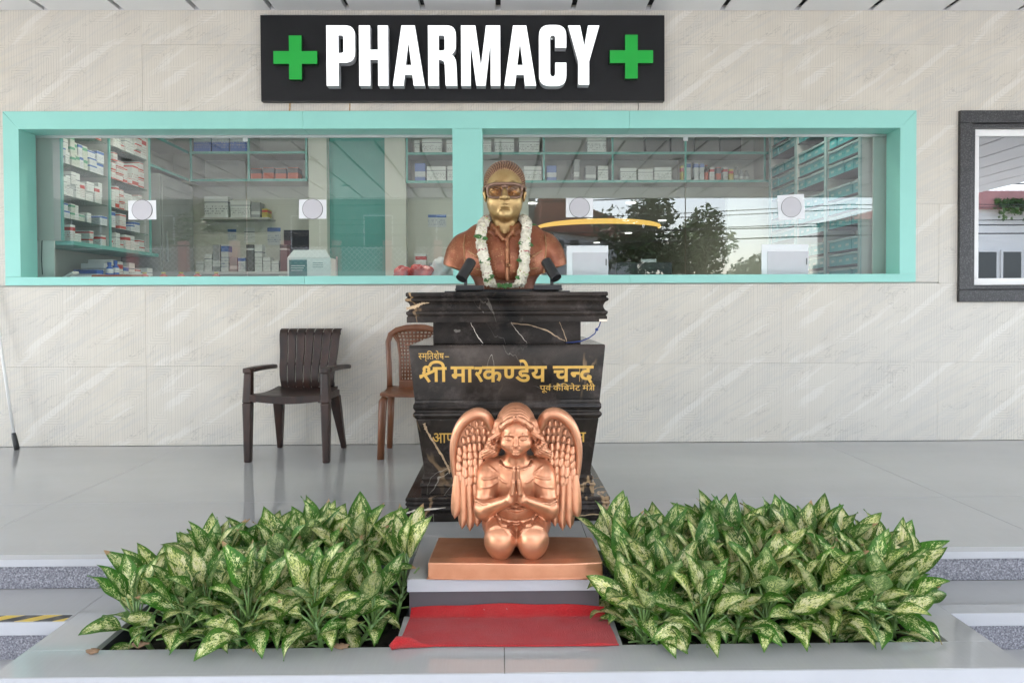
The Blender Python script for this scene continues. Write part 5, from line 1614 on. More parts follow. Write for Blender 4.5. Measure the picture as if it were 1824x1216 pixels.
for P_, nm_ in ((LP_, 'left'), (RP_, 'right')):
    mb = MB()
    for k in range(900):
        f = rg.random()
        c, t = along(P_, f)
        u = t.orthogonal().normalized(); a = rg.uniform(0, 6.28)
        u = u * math.cos(a) + t.cross(u) * math.sin(a)
        rr_ = .0155 * (1 + .12 * math.sin(f * 40))
        floret(mb, c + u * rr_ * rg.uniform(.55, .95), (u + t * rg.uniform(-.5, .5)), rg.uniform(.010, .022), 1 if rg.random() < .045 else 0)
    mb.tube([tuple(along(P_, q / 20)[0]) for q in range(21)], .010, 8)
    o = mb.build('flower_strand', [M['petal'], M['petal_g']], gar); o['kind'] = 'stuff'
    for f in ((.10, .34, .62, .86) if nm_ == 'right' else (.12, .36, .60, .88)):
        c, t = along(P_, f)
        u = t.orthogonal().normalized(); v_ = t.cross(u)
        MB().tube([tuple(c + (u * math.cos(q * .524) + v_ * math.sin(q * .524)) * .0215 + t * .002 * math.sin(q * 2)) for q in range(13)], .0045, 6).build('crimson_tie', M['rose'], gar, smooth=True)
mb = MB()
for k in range(160):
    f = rg.random(); c = Vector((-.075 + .147 * f, -.160, .020 - .004 * math.sin(f * 3.14)))
    floret(mb, c + Vector((0, rg.uniform(-.008, .004), rg.uniform(-.006, .006))), Vector((rg.gauss(0, 1), -1, rg.gauss(0, 1))), rg.uniform(.007, .011))
o = mb.build('flower_strand', M['petal'], gar); o['kind'] = 'stuff'
def gleaf(p, d, L, W, up):
    d = Vector(d).normalized(); up = Vector(up); s = d.cross(up).normalized(); n = s.cross(d)
    p = Vector(p)
    mb = MB()
    def PP(i, j):
        f = i / 6; q = j / 2 - 1
        return p + d * (L * f) + s * (q * W * math.sin(math.pi * min(.98, f * .85 + .1)) ** .8) - n * (.25 * L * f * f) + n * (abs(q) * W * .25)
    mb.grid(PP, 6, 4)
    mb.build('leaf', M['gleaf'], gar, smooth=True)
for p, d, L, W in (((-.115, -.15, .262), (-1, -.3, .25), .045, .014), ((-.115, -.155, .258), (.9, -.4, -.1), .03, .012), ((-.105, -.06, .335), (-1, -.2, -.1), .04, .012), ((-.10, -.165, .150), (.9, -.5, .1), .03, .011), ((-.105, -.165, .145), (-.6, -.5, -.3), .03, .011),
                   ((-.085, -.178, .052), (.8, -.3, .5), .035, .013), ((-.085, -.178, .048), (-.5, -.5, -.2), .03, .013), ((.095, -.15, .235), (-.9, -.4, -.1), .03, .012), ((.115, -.15, .23), (1, -.3, -.3), .032, .012), ((.125, -.05, .335), (1, -.2, .15), .04, .007),
                   ((.085, -.17, .14), (-1, -.3, .3), .028, .011), ((.08, -.178, .052), (-.9, -.4, .3), .03, .012), ((-.005, -.178, .025), (.2, -.8, -.6), .034, .020), ((-.02, -.178, .022), (-.5, -.8, -.4), .03, .018), ((.015, -.178, .02), (.6, -.8, -.3), .028, .016)):
    gleaf(p, d, L, W, (0, -1, .6))

# ================================================================== spotlights on the pedestal
def spotlight(x, lean, label, rzb):
    s_ = thing('spotlight', label, 'spotlight', (PX + x, -1.86, 1.1195), group='small black spotlights aimed at the bust')
    MB().box(-.07, .07, -.035, .035, 0, .026).build('base', M['black_plastic'], s_, bevel=.003)
    MB().box(-.074 if lean > 0 else .05, -.05 if lean > 0 else .074, -.03, .03, -.0, .010).build('cable_clip', M['black_plastic'], s_, bevel=.002)
    bx_ = -.022 * lean
    MB().box(bx_ - .008, bx_ + .008, -.010, .010, .027, .062).build('arm', M['black_plastic'], s_, bevel=.002)
    ang = R(31) * lean
    d = Vector((math.sin(ang) * .9, .55, math.cos(ang))).normalized()
    c0 = Vector((bx_ - .022 * lean, -.02, .058))
    q = d.to_track_quat('Z', 'Y').to_euler()
    MB().lathe([(.024, 0), (.0285, .0), (.0285, .006), (.0275, .008), (.0275, .115), (.0255, .12), (.022, .118)], 24).build('barrel', M['black_plastic'], s_, loc=c0, rot=q, autosmooth=40)
spotlight(-.185, 1, 'small black cylindrical spotlight on the left side of the pedestal top', 0)
spotlight(.205, -1, 'small black cylindrical spotlight on the right side of the pedestal top', 0)

# ================================================================== pharmacy sign
M['sign_black'] = pm('black_sign_panel', (.011, .011, .0125), .4, var=.1, vs=2, spec=.3)
M['letter_side'] = pm('grey_letter_side', (.50, .51, .53), .45, var=.05)
def glow(name, col, s):
    t = NT(name)
    t.set(col=tuple(min(.9, c) for c in col), ecol=col, rough=.35)
    t.set(estr=t.math('MULTIPLY_ADD', t.noise(t.coord(), 5, 2), s * .5, s * .75))
    return t.m
M['letter_face'] = glow('lit_white_acrylic', (.93, .97, 1.0), .115)
M['cross_face'] = glow('green_acrylic', (.006, .25, .03), .06)
sign = thing('pharmacy_sign', 'black sign board with raised white letters PHARMACY and two green crosses', 'sign', (0, 0, 0))
MB().box(-1.784, 1.213, -.060, -.004, 2.563, 3.197).build('board', M['sign_black'], sign, bevel=.003)
def sgx(zx): return (440 + zx / 2.4 - 896) * 5.46 / 1320
def sgz(zy): return 1.04 + (545 - zy / 2.4) * 5.46 / 1320
def rp(pts):
    """polygon whose corners (x, y, radius) are rounded"""
    out = []
    n = len(pts)
    for i in range(n):
        x, y, r = (*pts[i], 0)[:3]
        if r <= 0: out.append((x, y)); continue
        p = Vector((x, y)); a = Vector(pts[i - 1][:2]); b = Vector(pts[(i + 1) % n][:2])
        u = (a - p).normalized(); v = (b - p).normalized()
        for q in range(7):
            f = q / 6
            out.append(tuple(p + u * r * (1 - f) ** 2 + v * r * f ** 2))
    return out
def letter(name, polys, face, y0=-.140, y1=-.0605):
    cu = bpy.data.curves.new('l', 'CURVE'); cu.dimensions = '2D'; cu.fill_mode = 'BOTH'; cu.extrude = (y1 - y0) / 2
    for pl in polys:
        pl = rp(pl)
        s_ = cu.splines.new('POLY'); s_.points.add(len(pl) - 1); s_.use_cyclic_u = True
        for q, p in zip(s_.points, pl): q.co = (sgx(p[0]), sgz(p[1]), 0, 1)
    ob = bpy.data.objects.new('l', cu); COL.objects.link(ob); bpy.context.view_layer.update()
    me = bpy.data.meshes.new_from_object(ob.evaluated_get(bpy.context.evaluated_depsgraph_get()))
    bpy.data.objects.remove(ob); bpy.data.curves.remove(cu)
    me.materials.clear(); me.materials.append(face); me.materials.append(M['letter_side'] if face is M['letter_face'] else M['cross_side'])
    for p in me.polygons:
        p.material_index = 0 if abs(p.normal.z) > .9 else 1
        p.use_smooth = False
    return link(name, me, sign, None, (0, (y0 + y1) / 2, 0), (R(90), 0, 0))
M['cross_side'] = pm('dark_green_side', (.01, .045, .015), .5)
def A_(x):
    letter('letter', [[(x + 38, 118), (x + 94, 118), (x + 135, 372), (x + 88, 372), (x + 83, 326), (x + 51, 326), (x + 45, 372), (x, 372)], [(x + 55, 285), (x + 79, 285), (x + 67, 190)]], M['letter_face'])
letter('letter', [[(352, 118), (473, 118, 42), (473, 275, 45), (403, 275), (403, 372), (352, 372)], [(403, 160), (424, 160, 10), (424, 234, 10), (403, 234)]], M['letter_face'])
letter('letter', [[(490, 118), (537, 118), (537, 220), (570, 220), (570, 118), (613, 118), (613, 372), (570, 372), (570, 262), (537, 262), (537, 372), (490, 372)]], M['letter_face'])
A_(632)
letter('letter', [[(782, 118), (900, 118, 40), (900, 225, 20), (882, 240), (900, 256, 20), (905, 372), (856, 372), (851, 268, 12), (827, 262), (827, 372), (782, 372)], [(827, 160), (852, 160, 10), (852, 224, 10), (827, 224)]], M['letter_face'])
letter('letter', [[(922, 118), (983, 118), (1006, 290), (1028, 118), (1088, 118), (1088, 372), (1047, 372), (1047, 190), (1025, 372), (986, 372), (962, 190), (962, 372), (922, 372)]], M['letter_face'])
A_(1105)
letter('letter', [[(1253, 116, 45), (1369, 116, 45), (1369, 212), (1322, 212), (1322, 158, 16), (1300, 158, 16), (1300, 334, 16), (1322, 334, 16), (1322, 275), (1369, 275), (1369, 374, 45), (1253, 374, 45)]], M['letter_face'])
letter('letter', [[(1377, 118), (1428, 118), (1446, 205), (1462, 118), (1510, 118), (1466, 270), (1466, 368), (1420, 368), (1420, 270)]], M['letter_face'])
for cx_, cy_ in ((215, 246), (1650, 243)):
    a_, b_ = 27, 93
    letter('green_cross', [[(cx_ - a_, cy_ - b_), (cx_ + a_, cy_ - b_), (cx_ + a_, cy_ - a_), (cx_ + b_, cy_ - a_), (cx_ + b_, cy_ + a_), (cx_ + a_, cy_ + a_), (cx_ + a_, cy_ + b_), (cx_ - a_, cy_ + b_), (cx_ - a_, cy_ + a_), (cx_ - b_, cy_ + a_), (cx_ - b_, cy_ - a_), (cx_ - a_, cy_ - a_)]], M['cross_face'], -.105, -.0605)
for x_ in (-1.76, -.66, 1.19):
    MB().box(x_ - .012, x_ + .012, -.012, -.0035, 3.1975, 3.222).build('bracket', M['alu'], sign, bevel=.002)
M['rust'] = pm('rust_streak', (.42, .27, .13), .7, var=.3, vs=60)
for x_, w_ in ((-1.588, .009), (-1.14, .006)):
    MB().add([(x_ - w_, -.0022, 2.505), (x_ + w_ * .4, -.0022, 2.505), (x_ + w_, -.0022, 2.575), (x_ - w_ * .6, -.0022, 2.575)], [(0, 1, 2, 3)]).build('rust_streak', M['rust'], wall)
# thin drip wire under the sign
tag(MB().tube([(1.025, -.006, 2.562), (1.027, -.006, 2.53), (1.024, -.006, 2.506)], .0025, 5).build('sign_wire', M['gap'], None), 'short dark wire below the right end of the sign', 'wire')

# ================================================================== chairs
def wood_plastic(name, a, b, rough=.38):
    t = NT(name)
    co = t.mapping(t.coord(), scale=(1, 1, .35))
    n = t.noise(co, 7, 6, .6, 1.5)
    c = t.mix(t.ramp(n, [(.35, 0.0), (.65, 1.0)]), a, b)
    sc = t.noise(t.coord(), 90, 3, .7)
    c = t.mix(t.ramp(sc, [(.68, 0.0), (.74, .35)]), c, tuple(min(1, v * 3 + .05) for v in b))
    t.set(col=c, rough=t.math('MULTIPLY_ADD', t.noise(t.coord(), 12, 4), .25, rough - .12))
    t.bump(t.noise(t.coord(), 120, 2), .06, .002)
    return t.m
M['choc'] = wood_plastic('dark_brown_chair_plastic', (.013, .009, .0085), (.050, .022, .015))
M['brown'] = wood_plastic('mid_brown_chair_plastic', (.155, .058, .026), (.21, .082, .038), .34)
def taper(p0, p1, w0, d0, w1, d1):
    """square-section bar from p0 (bottom) to p1 (top)"""
    f = lambda p, w, d: [(p[0] - w / 2, p[1] - d / 2, p[2]), (p[0] + w / 2, p[1] - d / 2, p[2]), (p[0] + w / 2, p[1] + d / 2, p[2]), (p[0] - w / 2, p[1] + d / 2, p[2])]
    return f(p0, w0, d0), f(p1, w1, d1)
arm = thing('plastic_armchair', 'dark brown slatted plastic armchair against the wall', 'chair', (-1.435, -.395, 0), R(-4))
for sx_ in (-1, 1):
    mb = MB()
    mb.hexa(*taper((sx_ * .268, -.235, .001), (sx_ * .266, -.232, .40), .044, .050, .060, .062))
    mb.build('leg', M['choc'], arm, bevel=.008)
    MB().hexa(*taper((sx_ * .266, -.232, .4005), (sx_ * .262, -.222, .602), .060, .062, .050, .058)).build('arm_post', M['choc'], arm, bevel=.008)
    MB().hexa(*taper((sx_ * .240, .275, .001), (sx_ * .205, .165, .405), .034, .040, .078, .06)).build('leg', M['choc'], arm, bevel=.008)
    mb = MB()
    def PA(i, j, sx_=sx_):
        f = i / 10; a = 2 * math.pi * j / 12
        x = sx_ * (.262 + .012 * f * f); y = -.205 + .44 * f; z = .618 - .012 * f + .004 * math.sin(f * 3.1)
        w = .030 + .006 * f
        ca, sa = math.cos(a), math.sin(a)
        e = lambda v: (abs(v) ** .5) * (1 if v >= 0 else -1)
        return (x + w * e(ca), y, z + .017 * e(sa))
    mb.grid(PA, 10, 12)
    mb.f.append(tuple(range(12))); mb.m.append(0); mb.f.append(tuple(10 * 13 + q for q in range(11, -1, -1))); mb.m.append(0)
    mb.build('armrest', M['choc'], arm, smooth=True)
    MB().box(sx_ * .262 - .028, sx_ * .262 + .028, -.262, -.20, .600, .633).build('arm_cap', M['choc'], arm, bevel=.007)
def seat_panel(w0, w1, y0, y1, z, th, droop, mat, parent, name='seat'):
    mb = MB()
    nu, nv = 14, 10
    def top(i, j, dz):
        f = i / nu; q = 2 * j / nv - 1
        x = q * (w0 + (w1 - w0) * f) / 2; y = y0 + (y1 - y0) * f
        zz = z + .012 * q * q - .018 * math.sin(math.pi * f) - droop * max(0, 1 - f * 5) ** 2
        return (x, y, zz - dz)
    mb.grid(lambda i, j: top(i, j, 0), nu, nv)
    n0 = len(mb.v)
    mb.grid(lambda i, j: top(i, nv - j, th), nu, nv)
    w = nv + 1
    for i in range(nu):
        mb.f.append((i * w, n0 + i * w + nv, n0 + (i + 1) * w + nv, (i + 1) * w)[::-1]); mb.m.append(0)
        mb.f.append((i * w + nv, n0 + i * w, n0 + (i + 1) * w, (i + 1) * w + nv)); mb.m.append(0)
    for j in range(nv):
        mb.f.append((j, j + 1, n0 + nv - j - 1, n0 + nv - j)[::-1]); mb.m.append(0)
        mb.f.append((nu * w + j, nu * w + j + 1, n0 + nu * w + nv - j - 1, n0 + nu * w + nv - j)); mb.m.append(0)
    return mb.build(name, mat, parent, autosmooth=45)
seat_panel(.485, .44, -.262, .20, .455, .02, .01, M['choc'], arm)
ap_ = MB()
ap_.grid(lambda i, j: (-.238 + .476 * i / 12, -.264 + .004 * (j == 1), (.452 - .008 * math.sin(math.pi * i / 12)) if j == 0 else .412 - .018 * math.sin(math.pi * i / 12)), 12, 1)
ap_.grid(lambda i, j: (-.238 + .476 * (12 - i) / 12, -.252, (.450 - .008 * math.sin(math.pi * i / 12)) if j == 0 else .414 - .018 * math.sin(math.pi * i / 12)), 12, 1)
ap_.build('apron', M['choc'], arm, smooth=True)
for sx_ in (-1, 1):
    MB().box(sx_ * .225 - .012, sx_ * .225 + .012, -.24, .19, .40, .445).build('side_rail', M['choc'], arm, bevel=.005)
prof = [(.185, .455), (.172, .50), (.168, .55), (.180, .61), (.205, .67), (.222, .73), (.228, .79), (.240, .84), (.262, .872), (.290, .882)]
def back_y(z):
    for (y0, z0), (y1, z1) in zip(prof[:-1], prof[1:]):
        if z0 <= z <= z1: return y0 + (y1 - y0) * (z - z0) / (z1 - z0)
    return prof[-1][0]
for k in range(7):
    mb = MB()
    def PS(i, j, k=k):
        y, z = prof[i]
        hw = .196 + .036 * (z - .455) / .43
        g_ = .0042
        x0 = -hw + 2 * hw * k / 7 + g_; x1 = -hw + 2 * hw * (k + 1) / 7 - g_
        c = [(x0, 0), (x1, 0), (x1, .018), (x0, .018), (x0, 0)][j]
        return (c[0], y + c[1] + (.010 if i == 9 else 0) * 0, z)
    mb.grid(PS, 9, 4)
    mb.f.append((0, 1, 2, 3)); mb.m.append(0)
    mb.build('back_slat', M['choc'], arm, autosmooth=50)
for z_, h_ in ((.480, .03), (.628, .022), (.845, .022)):
    hw = .196 + .036 * (z_ - .455) / .43
    MB().box(-hw + .002, hw - .002, back_y(z_) + .008, back_y(z_) + .028, z_ - h_ / 2, z_ + h_ / 2).build('back_rail', M['choc'], arm, bevel=.004)

ch = thing('plastic_chair', 'mid-brown armless plastic chair half hidden behind the pedestal', 'chair', (-.635, -.33, 0), R(3))
for sx_ in (-1, 1):
    MB().tube([(sx_ * .215, -.215, .001), (sx_ * .205, -.21, .25), (sx_ * .198, -.205, .39), (sx_ * .185, -.195, .425)], [.024, .027, .030, .022], 10, flat=.9).build('leg', M['brown'], ch, smooth=True)
    MB().tube([(sx_ * .195, .20, .001), (sx_ * .182, .175, .25), (sx_ * .175, .155, .42)], [.021, .024, .026], 10).build('leg', M['brown'], ch, smooth=True)
seat_panel(.43, .39, -.225, .20, .452, .018, .012, M['brown'], ch)
fr = [(-.188, .165, .44), (-.190, .180, .55), (-.198, .205, .70), (-.202, .222, .78), (-.185, .235, .835), (-.14, .243, .865), (-.07, .248, .882), (0, .250, .886), (.07, .248, .882), (.14, .243, .865), (.185, .235, .835), (.202, .222, .78), (.198, .205, .70), (.190, .180, .55), (.188, .165, .44)]
MB().tube(fr, [.021, .020, .020, .021, .022, .023, .024, .024, .024, .023, .022, .021, .020, .020, .021], 10, flat=.7).build('back_frame', M['brown'], ch, smooth=True)
wv = MB()
for k in range(15):
    f = k / 14; zb = .50 + .36 * f
    hw = .105 + .012 * f + (.06 * max(0, (f - .72) / .28) ** 1.5)
    y_ = .178 + .072 * f
    wv.tube([(-hw, y_, zb), (0, y_ - .004, zb), (hw, y_, zb)], .0072, 6)
for k in range(11):
    q = k / 5 - 1
    wv.tube([(q * .108, .172, .485), (q * .112, .205, .66), (q * .125, .238, .80), (q * .15, .247, .862)], .0065, 6)
wv.build('woven_panel', M['brown'], ch, smooth=True)
for sx_ in (-1, 1):
    MB().tube([(sx_ * .105, .168, .45), (sx_ * .112, .19, .56), (sx_ * .116, .212, .68), (sx_ * .13, .232, .78), (sx_ * .165, .24, .835)], [.013, .011, .011, .012, .014], 8).build('panel_edge', M['brown'], ch, smooth=True)
MB().box(-.12, .12, .155, .185, .445, .50).build('panel_foot', M['brown'], ch, bevel=.006)

# ================================================================== carpet
def carpet_mat():
    t = NT('red_carpet')
    n = t.noise(t.coord(), 260, 3, .7); w = t.noise(t.coord(), 7, 5)
    c = t.mix(t.ramp(n, [(.35, 0.0), (.65, 1.0)]), (.34, .010, .013), (.52, .022, .024))
    c = t.mix(t.ramp(w, [(.4, 0.0), (.75, .35)]), c, (.40, .10, .09))
    c = t.mix(t.ramp(t.noise(t.coord(), 70, 2), [(.74, 0.0), (.77, .6)]), c, (.45, .35, .3))
    t.set(col=c, rough=.95, sheen=.15, spec=.2)
    t.bump(n, .9, .006)
    return t.m
M['carpet'] = carpet_mat()
cp = MB(); rc = random.Random(6)
def PCp(i, j):
    f = i / 40; q = j / 16
    x = -.372 + .772 * f
    x *= 1 - .04 * q
    if q < .72:
        y = -3.032 + .24 * q / .72; z = -.1455 + .0025 * math.sin(f * 8) * math.sin(q * 4) + .0012 * math.sin(f * 31 + q * 9) + .001 * math.sin(f * 13 - q * 21)
        if j == 0: z = -.148
    else:
        s = (q - .72) / .28
        y = -2.800 + .028 * math.sin(s * math.pi / 2); z = -.147 + .046 * (1 - math.cos(s * math.pi / 2)) * (.62 + .35 * math.sin(f * 2.6 + .3) + .05 * math.sin(f * 17))
    y += .004 * math.sin(f * 5 + 1) * (1 - q)
    return (x, y, max(z, -.1485))
cp.grid(PCp, 40, 16)
front = [PCp(i, 0) for i in range(41)]
cp.tube([(p[0], p[1] - .001, -.1465 + max(.003, .014 * max(0, 1 - i / 7) + .006 * max(0, 1 - abs(i - 36) / 5))) for i, p in enumerate(front)], [max(.003, .019 * max(0, 1 - i / 8) + .008 * max(0, 1 - abs(i - 36) / 5)) for i in range(41)], 8)
cp.tube([(-.395, -3.048, -.140), (-.372, -3.035, -.128), (-.335, -3.025, -.130), (-.29, -3.026, -.140)], [.010, .021, .018, .006], 10)
tag(cp.build('red_carpet', M['carpet'], None, smooth=True), 'worn red carpet strip with curled corner below the angel statue', 'carpet')

# ================================================================== variegated plants
def leaf_material():
    t = NT('variegated_leaf')
    uv = t.coord('UV')
    u, v, _ = t.sep(uv)
    oi = t.node('ShaderNodeObjectInfo').outputs['Random']
    au = t.math('ABSOLUTE', t.math('MULTIPLY_ADD', u, 2.0, -1.0))
    p = t.comb(t.math('MULTIPLY', t.math('MULTIPLY_ADD', u, 2.0, -1.0), 1.0), t.math('SUBTRACT', t.math('MULTIPLY', v, 2.7), t.math('MULTIPLY', au, .55)), t.math('MULTIPLY', oi, 57.0))
    n = t.noise(t.mapping(p, scale=(1.2, 1, 1)), 9.0, 4, .64, .5)
    n2 = t.noise(p, 2.0, 2)
    thr = t.math('ADD', t.math('MULTIPLY', t.math('POWER', au, 2.6), .28), t.math('MULTIPLY_ADD', n2, -.42, .682))
    thr = t.math('ADD', thr, t.math('MULTIPLY_ADD', oi, .10, -.075))
    k = t.math('MULTIPLY', t.math('SUBTRACT', n, thr), 16.0, clamp=True)
    edge = t.math('MULTIPLY', t.math('SUBTRACT', 1.0, au), 9.0, clamp=True)
    endm = t.math('MULTIPLY', t.math('SUBTRACT', .93, v), 9.0, clamp=True)
    k = t.math('MULTIPLY', t.math('MULTIPLY', k, edge), endm)
    green = t.mix(t.ramp(t.noise(p, 3, 3), [(.3, 0.0), (.7, 1.0)]), (.024, .105, .011), (.062, .205, .022))
    pale = t.mix(t.ramp(n2, [(.35, 0.0), (.65, 1.0)]), (.56, .66, .20), (.74, .76, .42))
    c = t.mix(k, green, pale)
    rib = t.ramp(au, [(.0, .7), (.045, .0)])
    c = t.mix(rib, c, (.42, .52, .24))
    hsv = t.node('ShaderNodeHueSaturation'); t.l.new(c, hsv.inputs['Color'])
    t.l.new(t.math('MULTIPLY_ADD', oi, .035, .462), hsv.inputs['Hue'])
    t.l.new(t.math('MULTIPLY_ADD', t.math('FRACT', t.math('MULTIPLY', oi, 7.3)), .4, .8), hsv.inputs['Value'])
    c = hsv.outputs[0]
    # dry brown tips on a few leaves
    dry = t.math('MULTIPLY', t.math('GREATER_THAN', t.math('FRACT', t.math('MULTIPLY', oi, 13.7)), .86), t.math('MULTIPLY', t.math('SUBTRACT', t.math('ADD', v, t.math('MULTIPLY', n2, .12)), .95), 30.0, clamp=True))
    c = t.mix(dry, c, (.36, .22, .11))
    back = t.node('ShaderNodeNewGeometry').outputs['Backfacing']
    c = t.mix(t.math('MULTIPLY', back, .3), c, (.26, .36, .17))
    t.set(col=c, rough=t.math('MULTIPLY_ADD', t.noise(p, 6, 2), .2, .34), spec=.3)
    vein_h = t.math('SINE', t.math('MULTIPLY', t.math('SUBTRACT', v, t.math('MULTIPLY', au, .14)), 95.0))
    t.bump(t.math('ADD', t.math('MULTIPLY', vein_h, .5), rib), .25, .002)
    # light shining through the blade
    tl = t.node('ShaderNodeBsdfTranslucent'); t.l.new(c, tl.inputs[0])
    mx = t.node('ShaderNodeMixShader'); mx.inputs[0].default_value = .28
    t.l.new(t.b.outputs[0], mx.inputs[1]); t.l.new(tl.outputs[0], mx.inputs[2]); t.l.new(mx.outputs[0], t.out.inputs[0])
    return t.m
M['vleaf'] = leaf_material()
M['stem'] = pm('pale_green_stem', (.14, .24, .07), .4, var=.2, vs=30)
M['dry'] = pm('dry_leaf', (.23, .14, .08), .8, var=.3, vs=40)
def leaf_mesh(L, W, droop, fold, wave, twist, seed):
    rr = random.Random(seed)
    nl, nw = 10, 4
    ph = rr.uniform(0, 6)
    vs, uvs, fs = [], [], []
    y = z = 0.0; a = 0.0
    ctr = [(0.0, 0.0, 0.0)]
    for i in range(nl):
        f = (i + .5) / nl
        a = -droop * f ** 1.3
        y += L / nl * math.cos(a); z += L / nl * math.sin(a); ctr.append((y, z, a))
    for i in range(nl + 1):
        f = i / nl
        if f < .42: w = math.sin(f / .42 * math.pi / 2) ** .75
        else:
            g_ = (f - .42) / .58
            w = (1 - g_ ** 1.75) * (1 - .28 * g_)
        w = max(w, .03 if i == 0 else .008) * W / 2
        cy, cz, ca = ctr[i]
        for j in range(nw + 1):
            q = 2 * j / nw - 1
            x = q * w
            h = fold * abs(x) + wave * W * math.sin(f * 9 + ph + (1.5 if q > 0 else 0)) * q * q
            tw = twist * f
            dx_, dh = x * math.cos(tw) - h * math.sin(tw), x * math.sin(tw) + h * math.cos(tw)
            vs.append((dx_ + .10 * L * math.sin(ph) * f * f, cy - dh * math.sin(ca), cz + dh * math.cos(ca)))
            uvs.append((j / nw, f))
    k = nw + 1
    for i in range(nl):
        for j in range(nw): fs.append((i * k + j, i * k + j + 1, (i + 1) * k + j + 1, (i + 1) * k + j))
    me = bpy.data.meshes.new('leaf'); me.from_pydata(vs, [], fs)
    ul = me.uv_layers.new(name='UVMap')
    for lp in me.loops: ul.data[lp.index].uv = uvs[lp.vertex_index]
    me.polygons.foreach_set('use_smooth', [True] * len(me.polygons)); me.materials.append(M['vleaf']); me.update()
    return me
rl_ = random.Random(21)
LEAF = {d: [leaf_mesh(1.0, rl_.uniform(.42, .54), d_ + rl_.uniform(-.12, .12), rl_.uniform(.18, .45), rl_.uniform(.02, .07), rl_.uniform(-.4, .4), rl_.randrange(9999)) for _ in range(6)]
        for d, d_ in (('up', .35), ('mid', .75), ('low', 1.25))}
def plant(x, y, h, nsh, label, group, seed, spread=.07):
    rr = random.Random(seed)
    pl = thing('variegated_plant', label, 'plant', (x, y, -.235), group=group)
    st = MB()
    for s in range(nsh):
        a0 = 2 * math.pi * s / nsh + rr.uniform(-.5, .5)
        r0 = spread * (rr.uniform(.3, 1.0) if nsh > 1 else 0)
        bx_, by_ = r0 * math.cos(a0), r0 * math.sin(a0) * .8
        hh = h * rr.uniform(.62, 1.12)
        lean = (math.cos(a0) * rr.uniform(.03, .09), math.sin(a0) * rr.uniform(.0, .05))
        zc = hh * .52
        st.tube([(bx_, by_, 0), (bx_ + lean[0] * .5, by_ + lean[1] * .5, zc * .5), (bx_ + lean[0], by_ + lean[1], zc)], [.010, .009, .006], 6)
        nl = rr.randint(17, 20)
        az = rr.uniform(0, 6.28)
        for k in range(nl):
            f = k / (nl - 1)                      # 0 top .. 1 bottom
            az += 2.399 + rr.uniform(-.35, .35)
            t = 1 - f
            cz = zc * (.30 + .70 * t ** .8)
            cx_, cy_ = bx_ + lean[0] * cz / zc, by_ + lean[1] * cz / zc
            el = R(80 - 76 * f ** 1.3 + rr.uniform(-10, 10))
            pet = .045 + .06 * math.sin(math.pi * min(1, .25 + f * .75)) + rr.uniform(0, .02)
            L = (.135 + .052 * math.sin(math.pi * min(1, f * 1.1 + .12))) * (.86 + .28 * rr.random()) * min(1.0, .62 + h)
            d = Vector((math.cos(az) * math.cos(el), math.sin(az) * math.cos(el), math.sin(el)))
            p0 = Vector((cx_, cy_, cz)); p1 = p0 + d * pet
            if p1.z < .045: p1.z = .045
            # keep blades clear of the slab, wall and soil
            st.tube([tuple(p0), tuple(p0.lerp(p1, .5) + Vector((0, 0, .006))), tuple(p1)], [.0045, .004, .003], 5)
            kind = 'up' if f < .4 else ('mid' if f < .72 else 'low')
            el2 = el - (.15 if kind == 'up' else .1)
            if p1.z + L * .2 < .14 and kind == 'low': el2 = max(el2, R(12))
            d2 = Vector((math.cos(az) * math.cos(el2), math.sin(az) * math.cos(el2), math.sin(el2)))
            lt = Vector((0, -.72, .69)) if kind != 'low' else Vector((0, -.35, .93))
            nrm = (d2.cross(Vector((0, 0, 1))).cross(d2).normalized() * .55 + (lt - d2 * lt.dot(d2)))
            nrm = (nrm - d2 * nrm.dot(d2)).normalized(); side = d2.cross(nrm).normalized()
            rm = Matrix((side, d2, nrm)).transposed().to_4x4()
            rm = rm @ Matrix.Rotation(rr.uniform(-.45, .45), 4, 'Y')
            tip = p1 + d2 * L * .8 - Vector((0, 0, L * (.1 if kind == 'up' else .28 if kind == 'mid' else .45)))
            wx, wy, wz = x + tip.x, y + tip.y, -.235 + tip.z
            if wy > -2.50 and wz < .03: continue                       # would run into the porch edge
            if x < 0 and wx > -.37 and wz < .16: continue
            if x > 0 and wx < .33 and wz < .16: continue
            if x > 0 and wx < .41 and wz < .0 and rr.random() < .5: continue
            if wy < -3.01 and wz < -.14: p1.z += (-.13 - wz)
            if (wx < -1.45 or wx > 1.58) and wz < -.14: p1.z += (-.13 - wz)
            o = link('leaf', rr.choice(LEAF[kind]), pl, None, p1, rm.to_euler(), (L, L, L))
    st.build('stems', M['stem'], pl, smooth=True)
    return pl
LP = [(-1.25, -2.90, .28, 2), (-1.22, -2.72, .33, 2), (-1.06, -2.90, .34, 3), (-1.06, -2.68, .41, 3), (-.86, -2.93, .36, 3), (-.85, -2.68, .47, 3), (-.62, -2.90, .38, 3), (-.68, -2.64, .48, 3), (-.49, -2.70, .41, 2)]
LW = ['low outermost front', 'outermost back', 'second front', 'second back', 'third front', 'third back', 'front carpet-side', 'tallest back', 'carpet-side back']
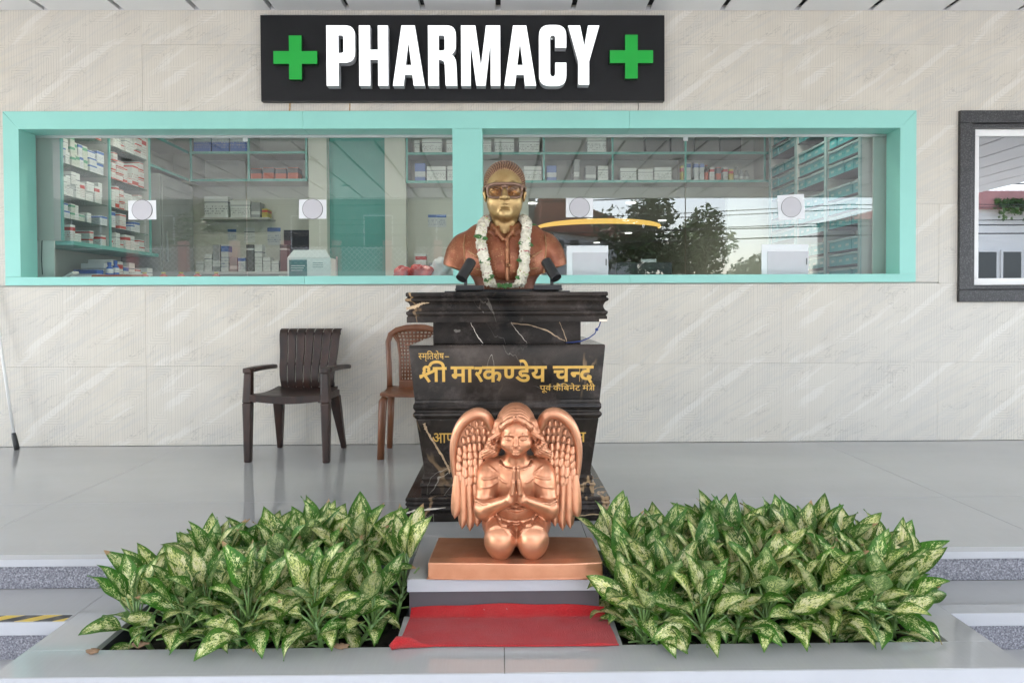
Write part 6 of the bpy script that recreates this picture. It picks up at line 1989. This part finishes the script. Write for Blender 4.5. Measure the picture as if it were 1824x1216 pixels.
for k, (a_, b_, c_, d_) in enumerate(LP):
    plant(a_, b_, c_, d_, 'variegated leafy plant in the left planter, %s one' % LW[k], 'plants in the left planter', 100 + k)
RP = [(.53, -2.92, .38, 3), (.50, -2.70, .49, 3), (.70, -2.66, .53, 3), (.76, -2.93, .40, 3), (.93, -2.66, .53, 3), (1.0, -2.92, .41, 3), (1.13, -2.66, .50, 3), (1.22, -2.90, .40, 3), (1.32, -2.66, .46, 3), (1.40, -2.90, .36, 3), (1.42, -2.72, .38, 2)]
RW = ['carpet-side front', 'carpet-side back', 'second back', 'second front', 'third back', 'third front', 'fourth back', 'fourth front', 'fifth back', 'outermost front', 'outermost back']
for k, (a_, b_, c_, d_) in enumerate(RP):
    plant(a_, b_, c_, d_, 'variegated leafy plant in the right planter, %s one' % RW[k], 'plants in the right planter', 200 + k)

# ================================================================== mop handle, blue strap, litter
mop = thing('mop_pole', 'thin white pole with black tip leaning at the left edge', 'pole', (-3.60, -.12, 0))
MB().tube([(0, 0, .10), (-.115, .05, .72), (-.22, .10, 1.30)], .011, 8).build('handle', M['white'], mop, smooth=True)
MB().tube([(.025, -.008, .002), (.012, -.004, .05), (.0, 0, .10), (-.006, .001, .125)], [.018, .019, .017, .013], 10).build('tip', M['black_plastic'], mop, smooth=True)
M['green_cord'] = pm('green_cord', (.03, .25, .08), .6)
tag(MB().tube([(-4.3, -.16, .008), (-4.0, -.14, .008), (-3.8, -.15, .008), (-3.70, -.17, .008)], .007, 6).build('green_cord', M['green_cord'], None, smooth=True), 'green cord on the floor beside the mop pole', 'cord')
tag(rbox(-1.615, -1.597, -2.455, -2.4495, -.15, -.053, 'blue_strap', M['blue'], None, bevel=.001), 'small blue strap on the riser left of the planter', 'strap')
rd = random.Random(8)
for k, (x_, y_) in enumerate(((-.57, -3.03), (-1.28, -3.0), (-1.42, -3.05))):
    tag(crumpled(30 + k, .022, .012, .016, 8, .5).build('dry_leaf', M['dry'], None, (x_, y_, -.1495), smooth=True), ['curled dry leaf on the ledge left of the carpet', 'dry leaf scrap at the left end of the planter', 'dry leaf bit on the left ledge corner'][k], 'dry leaf')
